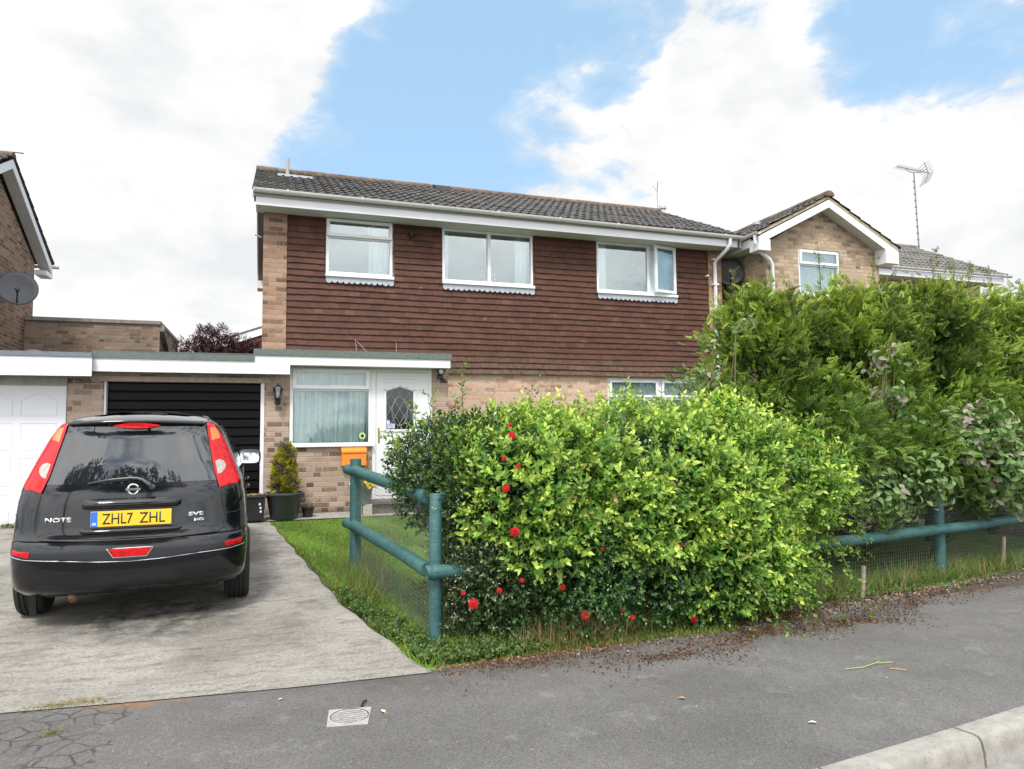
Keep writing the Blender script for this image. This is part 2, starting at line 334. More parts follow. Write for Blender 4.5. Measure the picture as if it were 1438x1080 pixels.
M['dark_room'] = plain('dim room plaster', (.30, .29, .27), .9)
def curtainmat(name, col, alpha=.25):
    m, t, b = newmat(name); P = t.sep(t.pos())
    f = t.noise(t.comb(t.m('MULTIPLY', P[0], 22.), t.m('MULTIPLY', P[1], 22.), t.m('MULTIPLY', P[2], .7)), 1, 3)
    t.put(b.inputs['Base Color'], t.mix(1., col, t.ramp(f, [(.3, .82), (.7, 1.05)]), 'MULTIPLY')); b.inputs['Roughness'].default_value = .95; b.inputs['Specular IOR Level'].default_value = .1
    return m
M['net'] = curtainmat('white net curtain', (.74, .79, .83))
M['net_blue'] = curtainmat('pale net curtain', (.80, .84, .88))
def glassmat(name, refl=.25, tint=(.9, .95, .93), rough=.0):
    m, t, b = newmat(name); m.node_tree.nodes.remove(b)
    gl = t.new('ShaderNodeBsdfGlossy'); gl.inputs['Roughness'].default_value = rough; gl.inputs[0].default_value = (.90, .96, 1, 1)
    tr = t.new('ShaderNodeBsdfTransparent'); tr.inputs[0].default_value = (*tint, 1)
    lw = t.new('ShaderNodeFresnel'); lw.inputs[0].default_value = 1.5
    f = t.m('ADD', t.m('MULTIPLY', lw.outputs[0], .8), refl-.03, clamp=True)
    t.put(gl.inputs['Normal'], t.bump(t.noise(t.pos(), 2.2, 2), .02, .02))
    mx = t.new('ShaderNodeMixShader'); t.put(mx.inputs[0], f); t.l.new(tr.outputs[0], mx.inputs[1]); t.l.new(gl.outputs[0], mx.inputs[2])
    t.l.new(mx.outputs[0], m.node_tree.nodes['Material Output'].inputs[0]); return m
M['glass'] = glassmat('window glass', .17)
M['glass_low'] = glassmat('low window glass', .07)
M['lamp_glass'] = glassmat('lamp glass', .2)
# terracotta tile hanging: every tile its own tone
def tilemat():
    m, t, b = newmat('oxblood clay tile')
    rnd = t.new('ShaderNodeNewGeometry').outputs['Random Per Island']
    P = t.pos(); z = t.sep(P)[2]
    c = t.ramp(rnd, [(0, (.054, .023, .015)), (.15, (.070, .028, .0175)), (.8, (.082, .032, .020)), (.95, (.082, .035, .023)), (1, (.096, .045, .031))])
    c = t.mix(1., c, t.ramp(t.noise(P, 3.2, 6, .6), [(.3, .8), (.7, 1.25)]), 'MULTIPLY')
    c = t.mix(1., c, t.ramp(t.noise(P, 60, 5), [(.25, .8), (.75, 1.2)]), 'MULTIPLY')
    sc_ = t.ramp(t.noise(t.scale(P, 1, 1, 2.2), 9, 8, .72), [(.625, 0.), (.67, 1.)])
    low = t.ramp(z, [(.0, 0.), (1., 1.)])
    sc2 = t.m('MULTIPLY', sc_, t.ramp(t.noise(P, 1.1, 3), [(.4, 0.), (.6, .9)]))
    c = t.mix(sc2, c, (.33, .20, .155))
    moss = t.m('MULTIPLY', t.ramp(t.m('MULTIPLY', z, .2), [(.45, 1.), (.54, 0.)]), t.ramp(t.noise(P, 14, 7, .7), [(.4, 0.), (.62, .9)]))
    c = t.mix(moss, c, (.115, .088, .062))
    t.put(b.inputs['Base Color'], c); b.inputs['Roughness'].default_value = .72; b.inputs['Specular IOR Level'].default_value = .35
    t.put(b.inputs['Normal'], t.bump(t.noise(P, 90, 4), .35, .003)); return m
M['tile'] = tilemat()
def rooftile(name, cols, lich):
    m, t, b = newmat(name); P = t.pos()
    c = t.ramp(t.noise(P, 5, 7, .65), [(.3, cols[0]), (.5, cols[1]), (.68, cols[2])])
    c = t.mix(1., c, t.ramp(t.noise(P, 70, 4), [(.25, .7), (.75, 1.3)]), 'MULTIPLY')
    l = t.ramp(t.noise(P, 22, 6, .7), [(.58, 0.), (.64, 1.)]); c = t.mix(t.m('MULTIPLY', l, .8), c, lich)
    t.put(b.inputs['Base Color'], c); b.inputs['Roughness'].default_value = .9; b.inputs['Specular IOR Level'].default_value = .25
    t.put(b.inputs['Normal'], t.bump(t.noise(P, 60, 5), .5, .006)); return m
M['roof'] = rooftile('brown concrete roof tile', ((.036, .034, .033), (.062, .058, .055), (.115, .106, .100)), (.25, .24, .22))
M['roof_grey'] = rooftile('grey concrete roof tile', ((.07, .068, .064), (.12, .115, .105), (.19, .18, .165)), (.27, .26, .22))
M['ridge'] = rooftile('lichened ridge tile', ((.06, .045, .04), (.12, .09, .07), (.20, .15, .125)), (.30, .15, .06))
M['mortar'] = plain('verge mortar', (.36, .31, .21), .95, var=.2, vs=20, bump=.4)
# painted green timber
m_, t, b = newmat('weathered green stain'); P = t.pos()
c = t.mix(t.ramp(t.noise(t.scale(P, 1, 1, 1), 7, 6, .65), [(.35, 0.), (.7, 1.)]), (.024, .085, .083), (.045, .135, .130))
c = t.mix(1., c, t.ramp(t.noise(t.scale(P, 8, 30, 60), 1, 6, .7), [(.3, .72), (.7, 1.22)]), 'MULTIPLY')
c = t.mix(t.ramp(t.noise(P, 40, 6, .7), [(.60, 0.), (.70, .55)]), c, (.14, .20, .18))
c = t.mix(t.ramp(t.noise(P, 9, 7, .75), [(.60, 0.), (.66, .5)]), c, (.07, .085, .055))
t.put(b.inputs['Base Color'], c); b.inputs['Roughness'].default_value = .55
t.put(b.inputs['Normal'], t.bump(t.noise(t.scale(P, 8, 30, 60), 1, 6, .7), .7, .006)); M['green_paint'] = m_
M['stake'] = plain('grey weathered timber', (.25, .21, .16), .9, var=.3, vs=30, bump=.5)
M['bark'] = plain('brown bark', (.09, .068, .048), .95, var=.35, vs=25, bump=.8, bs=40)

# ground materials
def asphalt():
    m, t, b = newmat('worn footway asphalt'); P = t.pos()
    base = t.ramp(t.noise(P, 1.1, 7, .6), [(.3, (.094, .090, .087)), (.7, (.142, .136, .131))])
    base = t.mix(t.ramp(t.noise(P, 2.3, 8, .68), [(.52, 0.), (.60, .35)]), base, (.085, .082, .080)); base = t.mix(t.ramp(t.noise(P, 3.7, 7, .7), [(.58, 0.), (.66, .35)]), base, (.23, .22, .205))
    ag = t.ramp(t.vor(P, 150, out=1), [(.0, .62), (1., 1.35)]); base = t.mix(1., base, ag, 'MULTIPLY')
    fine = t.ramp(t.noise(P, 260, 3, .7), [(.3, .7), (.7, 1.32)]); base = t.mix(1., base, fine, 'MULTIPLY')
    pale = t.ramp(t.vor(P, 38, out=0), [(.03, 1.), (.055, 0.)]); pk = t.m('GREATER_THAN', t.sep(t.vor(P, 38, out=1))[0], .86)
    base = t.mix(t.m('MULTIPLY', t.m('MULTIPLY', pale, pk), .7), base, (.40, .38, .35))
    # crazed cracking, lower left near the drive
    S = t.sep(P)
    zone = t.m('MULTIPLY', t.ramp(t.m('ADD', S[0], t.m('MULTIPLY', t.noise(P, 2.5, 4), .5)), [(.0, 1.), (.08, 0.)]), 1.)
    zone = t.m('LESS_THAN', t.m('ADD', S[0], t.m('MULTIPLY', t.noise(P, 3, 4), .5)), -.45)
    wp = t.vm('ADD', P, t.vm('SCALE', t.noise(P, 6, 3, out=1), None)); 
    vd = t.new('ShaderNodeTexVoronoi', feature='DISTANCE_TO_EDGE'); 
    t.put(vd.inputs['Vector'], t.vm('ADD', P, t.vm('MULTIPLY', t.noise(P, 5, 3, out=1), (.12, .12, 0)))); vd.inputs['Scale'].default_value = 8.5
    crack = t.m('MULTIPLY', t.m('SUBTRACT', 1., t.ramp(vd.outputs[0], [(.015, 0.), (.075, 1.)])), zone)
    crack = t.m('MULTIPLY', crack, t.ramp(t.noise(P, 4, 3), [(.38, .15), (.55, 1.)]))
    base = t.mix(t.m('MULTIPLY', crack, .85), base, t.mix(t.noise(P, 30, 3), (.028, .025, .022), (.085, .06, .04)))
    so = t.m('MULTIPLY', t.ramp(t.vm('LENGTH', t.vm('MULTIPLY', t.vm('SUBTRACT', P, (-.62, 4.50, -.25)), (1, 3.2, 0))), [(.10, 1.), (.34, 0.)]), t.ramp(t.noise(P, 9, 6, .7), [(.40, 0.), (.55, .85)]))
    base = t.mix(so, base, (.21, .115, .055))
    # tea coloured leaf stain on the hedge side
    yb = t.m('SUBTRACT', S[1], t.m('ADD', t.m('MULTIPLY', t.m('MAXIMUM', t.m('SUBTRACT', S[0], .8), 0.), .105), 3.98))
    st = t.m('MULTIPLY', t.ramp(yb, [(.0, 0.), (.42, 1.)]), t.ramp(t.noise(P, 5, 7, .7), [(.38, 0.), (.62, 1.)]))
    st = t.m('MULTIPLY', st, t.ramp(S[0], [(.0, .0), (.9, 1.)]))
    base = t.mix(t.m('MULTIPLY', st, .75), base, (.062, .048, .038))
    t.put(b.inputs['Base Color'], base); b.inputs['Roughness'].default_value = .85; b.inputs['Specular IOR Level'].default_value = .3
    h = t.m('SUBTRACT', t.m('ADD', t.noise(P, 200, 4, .7), t.m('MULTIPLY', t.vor(P, 150), .8)), t.m('MULTIPLY', crack, 3.))
    t.put(b.inputs['Normal'], t.bump(h, .55, .004)); return m
M['asphalt'] = asphalt()
def drive():
    m, t, b = newmat('tamped concrete drive'); P = t.pos(); S = t.sep(P)
    base = t.ramp(t.noise(P, 1.0, 8, .62), [(.28, (.200, .186, .164)), (.5, (.282, .264, .235)), (.72, (.352, .330, .294))])
    tam = t.noise(t.vm('ADD', t.scale(P, 4.5, 21, 1), t.vm('MULTIPLY', t.noise(P, 3.5, 4, out=1), (3, 5, 0))), 1, 7, .74)       # ridges left by the tamping beam run across the drive
    base = t.mix(1., base, t.ramp(tam, [(.36, .60), (.48, .98), (.68, 1.10)]), 'MULTIPLY')
    base = t.mix(1., base, t.ramp(t.noise(P, 55, 6, .78), [(.32, .50), (.48, .95), (.7, 1.28)]), 'MULTIPLY')
    dk = t.m('MULTIPLY', t.ramp(t.noise(P, 2.6, 8, .74), [(.50, 0.), (.66, .8)]), t.ramp(S[1], [(.0, 0.), (1., 1.)]))
    wear = t.ramp(t.m('MULTIPLY', S[1], .1), [(.47, .25), (.62, 1.)])
    base = t.mix(t.m('MULTIPLY', dk, wear), base, (.105, .098, .088))
    speck = t.ramp(t.noise(P, 34, 5, .75), [(.60, 0.), (.66, .7)]); base = t.mix(speck, base, (.11, .10, .09))
    dark_patch = t.m('MULTIPLY', t.ramp(t.vm('DISTANCE', P, (-.8, 6.2, -.15)), [(.35, 1.), (.8, 0.)]), t.ramp(t.noise(P, 7, 6, .7), [(.35, .0), (.65, .9)]))  # dark mottled patch on the concrete where the car's tail stands
    base = t.mix(dark_patch, base, (.035, .033, .03))
    t.put(b.inputs['Base Color'], base); b.inputs['Roughness'].default_value = .92; b.inputs['Specular IOR Level'].default_value = .2
    t.put(b.inputs['Normal'], t.bump(t.m('ADD', t.m('MULTIPLY', tam, 1.6), t.noise(P, 90, 5, .7)), .8, .008)); return m
M['drive'] = drive()
M['kerb'] = plain('concrete kerb', (.27, .255, .23), .9, var=.22, vs=11, bump=.9, bs=170, dirt=((.17, .155, .135), 46, .56))
M['road'] = plain('grey road surface', (.22, .21, .20), .9, var=.2, vs=14, bump=.6, bs=120)
m_, t, b = newmat('lawn earth'); P = t.pos()
t.put(b.inputs['Base Color'], t.mix(t.ramp(t.noise(P, 5, 6), [(.35, 0.), (.65, 1.)]), (.08, .15, .022), (.13, .21, .035))); b.inputs['Roughness'].default_value = 1; M['lawn'] = m_
m_, t, b = newmat('garden earth'); P = t.pos()
t.put(b.inputs['Base Color'], t.mix(t.ramp(t.noise(P, 14, 7, .7), [(.35, 0.), (.65, 1.)]), (.035, .026, .018), (.10, .075, .05))); b.inputs['Roughness'].default_value = 1
t.put(b.inputs['Normal'], t.bump(t.noise(P, 60, 5), .8, .01)); M['earth'] = m_

# ------------------------------------------------------------ ground
def gz(y):                                    # the plot falls gently from the house to the footway
    if y >= 10.8: return .05
    if y <= 4.6: return -.25
    return -.25+.30*(y-4.6)/6.2
def strip(name, pts_near, pts_far, mat, dz=0, n=24, kind='structure', zfix=None):
    mb = MB(); k = len(pts_near)
    for j in range(n+1):
        f = j/n
        for i in range(k):
            x = pts_near[i][0]*(1-f)+pts_far[i][0]*f; y = pts_near[i][1]*(1-f)+pts_far[i][1]*f
            mb.v.append((x, y, (gz(y) if zfix is None else zfix)+dz))
    mb.f = [(j*k+i, j*k+i+1, (j+1)*k+i+1, (j+1)*k+i) for j in range(n) for i in range(k-1)]
    o = mb.build(name, mat, smooth=True); tag(o, kind=kind); return o
strip('ground', [(-200, -120), (260, -120)], [(-200, -2), (260, -2)], M['earth'], dz=-.30, n=1)
strip('ground', [(-200, 4.2), (260, 4.2)], [(-200, 10.8), (260, 10.8)], M['earth'], dz=-.012, n=12)
strip('ground', [(-200, 10.8), (260, 10.8)], [(-200, 300), (260, 300)], M['earth'], dz=-.012, n=1)
# kerb line (seen at the lower right) and the footway behind it
KB = [(-9, 2.15), (-2, 2.30), (1.2, 2.47), (2.315, 2.585), (3.0, 2.665), (3.73, 2.76), (5.5, 3.02), (9, 3.6), (18, 5.3)]
back = [(-9, 4.66), (-2, 4.62), (.97, 4.46), (2.4, 4.50), (3.6, 4.60), (4.6, 4.78), (5.8, 4.98), (9, 5.5), (18, 7.2)]
strip('footway', KB, [(a, b+.02) for a, b in back], M['asphalt'], n=10, zfix=-.25)
strip('road', [(-60, -2.2), (60, -2.2)], [(-60, 2.4), (60, 5.5)], M['road'], n=1, zfix=-.375)
strip('road', [(-60, -7), (60, -7)], [(-60, -2.2), (60, -2.2)], M['asphalt'], n=1, zfix=-.375)
# the drive, with its ragged edges; it carries on in front of the neighbour's garage
strip('driveway', [(-9, 4.62), (-4, 4.60), (-1.33, 4.58), (-.6, 4.50), (.2, 4.44), (.975, 4.42)],
      [(-9, 11.2), (-4, 11.2), (-2.5, 11.2), (-1.7, 11.2), (-.8, 11.2), (.05, 11.2)], M['drive'], dz=.006, n=40)
bpy.data.objects['driveway'].data.update()
dm = bpy.data.objects['driveway'].data
for v in dm.vertices:                         # follow the slightly bowed right edge of the slab
    if v.index % 6 == 5: v.co.x = np.interp(v.co.y, [4.4, 6.06, 8.1, 10.3, 11.2], [.975, .60, .34, .06, .10])+.012*math.sin(v.co.y*9)
    if v.co.y < 4.75: v.co.y += .012*math.sin(v.co.x*17)
strip('lawn', [(.93, 4.47), (1.3, 4.48), (2.8, 5.0), (6, 5.0), (9, 5.7)], [(.0, 10.75), (1.3, 10.75), (3, 10.75), (6, 10.75), (9, 10.75)], M['lawn'], dz=.0, n=20)
strip('path', [(.0, 10.42), (3, 10.42), (8.6, 10.42)], [(.0, 12), (3, 12), (8.6, 12)], M['kerb'], dz=.02, n=6)
# kerb stones, each a block with a rounded top edge
def kerbstone(x0, x1, lab):
    mb = MB(); n = 8; ps = []
    for i in range(n+1):
        x = x0+(x1-x0)*i/n; y = np.interp(x, [k[0] for k in KB], [k[1] for k in KB])
        dy = (np.interp(x+.05, [k[0] for k in KB], [k[1] for k in KB])-y)/.05; nx, ny = dy/math.hypot(1, dy), -1/math.hypot(1, dy)
        prof = [(0, -.40), (0, -.238), (-.10, -.236), (-.118, -.241), (-.130, -.255), (-.142, -.30), (-.150, -.42)]
        for d, z in prof: mb.v.append((x+nx*-d, y+ny*-d, z))
    k = 7
    mb.f = [(i*k+j, i*k+j+1, (i+1)*k+j+1, (i+1)*k+j) for i in range(n) for j in range(k-1)]+[tuple(range(k)), tuple(range(n*k, n*k+k))]
    o = mb.build('kerb_stone', M['kerb'], origin=((x0+x1)/2, 2.7, -.25), autos=50)
    tag(o, lab, 'kerb', 'kerb stones beside the footway')
kx = [-.15, .78, 1.69, 2.595, 2.82+.35, 4.10, 5.02]
kx = [-.9, 0, .9, 1.98, 2.92, 3.84, 4.76]
for q, (a, b_) in enumerate(zip([-1.4, -.48, .44, 1.36, 2.28, 3.20, 4.12, 5.04], [-.49, .43, 1.35, 2.27, 3.19, 4.11, 5.03, 5.95])):
    if b_ < 2.2: continue
    kerbstone(a+.004, b_-.004, {3: 'weathered kerb stone at the bottom edge of the picture spotted with pale lichen', 4: 'kerb stone to the left of the open joint with pale lichen spots', 5: 'kerb stone to the right of the open joint at the corner of the picture'}.get(q, 'kerb stone'))
for o in [o for o in COL.objects if o.get('label') == 'kerb stone']: bpy.data.objects.remove(o)
# ------------------------------------------------------------ roofs
def tiled_slope(mb, x0, x1, ye, ze, yr, zr, gauge=.33, wave=.15, amp=.022, step=.028, skew=0):
    """interlocking tiles: rolled profile along x, stepped courses up the slope"""
    L = math.hypot(yr-ye, zr-ze); n = max(1, round(L/gauge)); dy, dz = (yr-ye)/L, (zr-ze)/L; ny, nz = -dz*(1 if dy > 0 else -1), abs(dy)
    spw = 8; cols = int((x1-x0)/wave*spw)+1
    for r in range(n):
        a, b = L*r/n-.01, L*(r+1)/n+.012; base = len(mb.v); off = random.uniform(-.004, .004)
        for row, (d, h) in enumerate(((a, -.012), (a, step), (b, .004))):
            for i in range(cols+1):
                x = x0+(x1-x0)*i/cols; ph = (x-x0)/wave; f = ph-math.floor(ph)
                wv = amp*(math.sin(math.pi*f/.55) if f < .55 else -.25*math.sin(math.pi*(f-.55)/.45)); tj = .004*math.sin(math.floor(ph/2)*12.9+r*7.7)
                hh = h+(wv if row else wv*.3)+tj+off
                mb.v.append((x, ye+dy*d+ny*hh, ze+dz*d+nz*hh))
        k = cols+1
        for row in range(2):
            mb.f += [(base+row*k+i, base+row*k+i+1, base+(row+1)*k+i+1, base+(row+1)*k+i) for i in range(cols)]
def ridge_tiles(parent, x0, x1, y, z, mat, r=.12, along='x', pitch=.45):
    mb = MB(); n = int((x1-x0)/pitch)
    for i in range(n+1):
        a = x0+(x1-x0)*i/(n+1); b = x0+(x1-x0)*(i+1)/(n+1)-.004; dz = random.uniform(-.006, .006)
        arc = [(math.cos(R(th))*r, math.sin(R(th))*r*.75) for th in range(-12, 200, 16)]
        pts = [(c, s+dz) for c, s in arc]
        if along == 'x': mb.prism([(a, y+c, z+s) for c, s in pts], (b-a, 0, 0))
        else: mb.prism([(y+c, a, z+s) for c, s in pts], (0, b-a, 0))
    return mb.build('ridge_tile_row', mat, parent, autos=60)
def gutter_x(mb, x0, x1, y, z, r=.055, drop=0):
    arc = [(math.cos(R(a))*r, math.sin(R(a))*r) for a in range(180, 361, 20)]
    inner = [(c*.88, s*.88) for c, s in arc[::-1]]
    n = 1
    prof = arc+inner
    a = [Vector((x0, y+c, z+s)) for c, s in prof]; b = [Vector((x1, y+c, z+s-drop)) for c, s in prof]; k = len(prof)
    mb.add(a+b, [tuple(range(k))[::-1], tuple(range(k, 2*k))]+[(i, (i+1) % k, k+(i+1) % k, k+i) for i in range(k)])
    # outlet end stop and brackets
    X = x0+.5
    while X < x1:
        f = (X-x0)/(x1-x0); zz = z-drop*f
        mb.prism([(X-.015, y+math.cos(R(q))*(r+.008), zz+math.sin(R(q))*(r+.008)) for q in range(170, 371, 20)]+[(X-.015, y+r*.9, zz)], (.03, 0, 0)); X += 1.15
def barge(mb, pts, thick, depth, axis='y'):   # board following a line of points, 'depth' tall
    for a, b in zip(pts, pts[1:]):
        a = Vector(a); b = Vector(b)
        d = Vector((0, thick, 0)) if axis == 'y' else Vector((thick, 0, 0))
        mb.prism([a, b, b-Vector((0, 0, depth)), a-Vector((0, 0, depth))], d)

# frames: a window set in a wall that faces the street (plane y)
def frame_rect(mb, x0, x1, z0, z1, y0, y1, w, wt=None, wb=None):
    wt = wt or w; wb = wb or w
    mb.box(x0, x0+w, y0, y1, z0, z1); mb.box(x1-w, x1, y0, y1, z0, z1)
    mb.box(x0+w, x1-w, y0+.001, y1, z0, z0+wb); mb.box(x0+w, x1-w, y0+.001, y1, z1-wt, z1)
def pane(parent, x0, x1, z0, z1, y, mat, lab=None):
    o = MB().box(x0-.004, x1+.004, y, y+.006, z0-.004, z1+.004).build('pane', mat, parent); return o
def curtain(parent, x0, x1, z0, z1, y, mat, folds=14, depth=.03, name='curtain', seed=0, lab=None):
    rd = random.Random(seed); n = max(8, int((x1-x0)*90)); ph = [rd.uniform(0, 6) for _ in range(4)]; mb = MB()
    rows = 6
    for j in range(rows+1):
        z = z0+(z1-z0)*j/rows
        for i in range(n+1):
            u = i/n; x = x0+(x1-x0)*u
            a = math.sin(u*folds*6.28+ph[0]+.8*math.sin(u*9+ph[1]))+.5*math.sin(u*folds*2.3*6.28+ph[2])*(.5+.5*j/rows)+.5*math.sin(u*4*6.28+ph[3])
            mb.v.append((x+.004*math.sin(j+ph[1]), y+depth*.5*a, z))
    k = n+1; mb.f = [(j*k+i, j*k+i+1, (j+1)*k+i+1, (j+1)*k+i) for j in range(rows) for i in range(n)]
    o = mb.build(name, mat, parent, smooth=True)
    if lab: o['label'] = lab
    return o
def scallops(parent, x0, x1, z, y):
    mb = MB(); n = round((x1-x0)/.095); wd = (x1-x0)/n
    for i in range(n):
        a = x0+i*wd; c = a+wd/2; dz = random.uniform(-.006, .006)
        pts = [(a, y, z), (a, y, z-.055+dz)]+[(c-wd/2*math.cos(R(q)), y-.002*(i % 2), z-.055+dz-wd*.52*math.sin(R(q))) for q in range(20, 180, 20)]+[(a+wd, y, z-.055+dz), (a+wd, y, z)]
        mb.prism(pts, (0, .004, 0))
    return mb.build('scalloped_apron', M['lead'], parent)

# ============================================================ the house
H = thing('house', (4.2, 14.4, 0), 'two storey house hung with dark red clay tiles, white gutters and flat-roofed porch', 'house')
YM, YP = 11.9, 11.0
W1, W2, W3 = (.875, 1.968, 3.845, 4.80), (2.835, 4.51, 3.84, 4.80), (5.79, 7.475, 3.835, 4.80)
WG = (5.98, 8.20, 1.05, 2.243)
mb = MB()
wallpanel(mb, 2.72, 8.52, -.3, 2.30, YM, .10, [WG])
mb.build('front_wall', M['brick_low'], H)
mb = MB()
wallpanel(mb, -.10, 8.52, 2.30, 4.86, YM, .10, [W1, W2, W3])
wallpanel(mb, -.10, 2.72, -.3, 2.30, YM, .10, [])
mb.prism([(-.10, YM-.055, 2.3), (.262, YM-.055, 2.3), (.262, YM-.055, 4.80), (-.10, YM-.055, 4.80)], (0, .05, 0))
mb.prism([(8.218, YM-.055, 2.0), (8.52, YM-.055, 2.0), (8.52, YM-.055, 4.80), (8.218, YM-.055, 4.80)], (0, .05, 0))
for X in (-.10, 8.52):                         # side walls with gables
    mb.quad((X, YM-.055, -.3), (X, 17.1, -.3), (X, 17.1, 4.85), (X, 14.5, 6.2), (X, YM, 4.95), (X, YM-.055, 4.90))
mb.quad((-.10, 17.1, -.3), (8.52, 17.1, -.3), (8.52, 17.1, 4.85), (-.10, 17.1, 4.85))
mb.build('brick_wall', M['brick_main'], H)
MB().box(-.08, 8.5, YM+.12, 17.05, 2.42, 2.60).build('upper_floor', M['dark_room'], H)
# tile hanging
mb = MB(); gauge = .1035; row = 0; z = 2.262
rd = random.Random(3)
HOL = [(W1[0]-.012, W1[1]+.03, W1[2]-.02, 5), (W2[0]-.012, W2[1]+.03, W2[2]-.02, 5), (W3[0]-.012, W3[1]+.03, W3[2]-.02, 5)]
while z < 4.80:
    x = .266-(.083 if row % 2 else 0); kick = max(0, .03-.012*row)+.006
    top = min(z+.155, 4.815); sag = .0
    while x < 8.214:
        a, b = max(x+.0012, .266), min(x+.1645, 8.215); x += .166
        if b-a < .02: continue
        zc = z+gauge*.5
        segs = [(a, b)]
        for h in HOL:
            if h[2] < zc:
                ns = []
                for (p, q) in segs:
                    if q <= h[0] or p >= h[1]: ns.append((p, q))
                    else:
                        if p < h[0]: ns.append((p, h[0]))
                        if q > h[1]: ns.append((h[1], q))
                segs = ns
        # windows whose sill cuts the tile: shorten it
        for p, q in segs:
            if q-p < .012: continue
            tt = top
            for h in HOL:
                if h[2] >= zc and h[2] < top and p < h[1] and q > h[0]: tt = h[2]
            j = rd.uniform(-.0035, .0035); t1 = rd.uniform(-.0025, .004); t2 = rd.uniform(-.0025, .004)
            if p < 1.9 and z < 2.35: pass
            y0 = YM-.040-kick; wob = .005*math.sin((p+row*.3)*1.7)
            zb = z+j+wob
            mb.add([(p, y0-t1, zb), (q, y0-t2, zb), (q, YM-.014, tt), (p, YM-.014, tt), (p, y0+.011-t1, zb+.001), (q, y0+.011-t2, zb+.001), (q, YM-.004, tt), (p, YM-.004, tt)],
                   [(0, 1, 2, 3), (0, 4, 5, 1), (0, 3, 7, 4), (1, 5, 6, 2)])
    z += gauge; row += 1
mb.build('tile_hanging', M['tile'], H)
# eaves
mb = MB().box(-.215, 8.652, 11.478, 11.5, 4.80, 4.967)
mb.box(-.215, -.19, 11.5, 11.84, 4.80, 4.93)
mb.build('fascia', M['fascia'], H, bevel=.002)
MB().box(-.215, 8.652, 11.5, 11.893, 4.803, 4.812).build('soffit', M['soffit'], H)
mb = MB(); gutter_x(mb, -.245, 8.76, 11.415, 5.035, .058, .035); mb.box(-.25, -.243, 11.357, 11.473, 4.977, 5.035); mb.box(8.757, 8.764, 11.357, 11.473, 4.942, 5.0)
mb.build('gutter', M['gutter'], H, autos=40)
# roof
mb = MB(); tiled_slope(mb, -.27, 8.73, 11.42, 5.03, 14.5, 6.43); tiled_slope(mb, -.27, 8.73, 17.6, 5.03, 14.5, 6.43)
mb.build('roof_tiles', M['roof'], H)
mb = MB()
mb.prism([(-.262, 11.46, 5.0), (-.262, 14.5, 6.395), (-.262, 17.56, 5.0), (-.262, 17.56, 4.93), (-.262, 14.5, 6.32), (-.262, 11.46, 4.93)], (8.985, 0, 0))
mb.build('roof_underlay', M['dark_room'], H)
ridge_tiles(H, -.27, 8.73, 14.5, 6.42, M['ridge'])
for X in (-.262, 8.715): mb = MB(); barge(mb, [(X, 11.478, 4.96), (X, 14.5, 6.37), (X, 17.6, 4.96)], .022, .16, 'x'); mb.build('bargeboard', M['fascia'], H)
MB().box(-.262, -.10, 17.2, 17.6, 4.62, 4.80).build('eaves_box', M['fascia'], H)
mb = MB()
mb.quad((-.24, 11.5, 4.85), (-.10, 11.5, 4.85), (-.10, 14.5, 6.23), (-.24, 14.5, 6.23)); mb.quad((-.24, 14.5, 6.23), (-.10, 14.5, 6.23), (-.10, 17.6, 4.82), (-.24, 17.6, 4.82))
mb.build('verge_soffit', M['soffit_brown'], H)
MB().tube([(.30, 13.75, 6.0), (.30, 13.75, 6.40)], .032, 14).tube([(.30, 13.75, 6.40), (.30, 13.75, 6.45)], .027, 14).build('flue_pipe', plain('beige plastic pipe', (.34, .31, .27), .6), H, autos=40)
MB().box(.12, .75, 13.62, 13.80, 6.055, 6.10).build('flashing', M['lead'], H)
mb = MB(); mb.prism([(3.22, 14.0, 6.23), (3.22, 14.34, 6.38), (3.22, 14.34, 6.46), (3.22, 14.02, 6.34)], (.30, 0, 0)); mb.build('roof_vent', M['black_plastic'], H, bevel=.008)
mb = MB(); mb.lathe((9.02, 14.8, 6.05), [(.06, 0), (.06, .55), (.09, .58), (.09, .66), (.05, .7), (.0, .7)], 14).build('flue_pipe', plain('pale flue cowl', (.5, .48, .45), .6), H, autos=40)
mb = MB(); mb.tube([(9.0, 15.0, 6.0), (9.0, 15.0, 7.10)], .012, 6).tube([(8.93, 14.85, 7.32), (9.05, 15.1, 7.02)], .008, 6).tube([(8.88, 15, 7.28), (8.98, 15, 7.12)], .005, 5)
mb.build('television_aerial', M['steel'], H)
# downpipe
mb = MB(); mb.tube([(8.44, 11.42, 4.98), (8.44, 11.42, 4.83), (8.41, 11.5, 4.74), (8.36, 11.72, 4.62), (8.34, 11.80, 4.55), (8.34, 11.80, .0)], .036, 12)
for zz in (4.6, 4.1, 2.6): mb.box(8.28, 8.40, 11.758, 11.845, zz, zz+.03)
mb.build('downpipe', M['upvc'], H, autos=45)
MB().tube([(8.14, 11.83, 4.27), (8.14, 11.74, 4.27)], .018, 8).build('overflow_pipe', M['upvc'], H)
MB().tube([(-.13, 11.9, 4.40), (-.24, 11.75, 4.40)], .012, 8).build('overflow_pipe', M['upvc'], H)

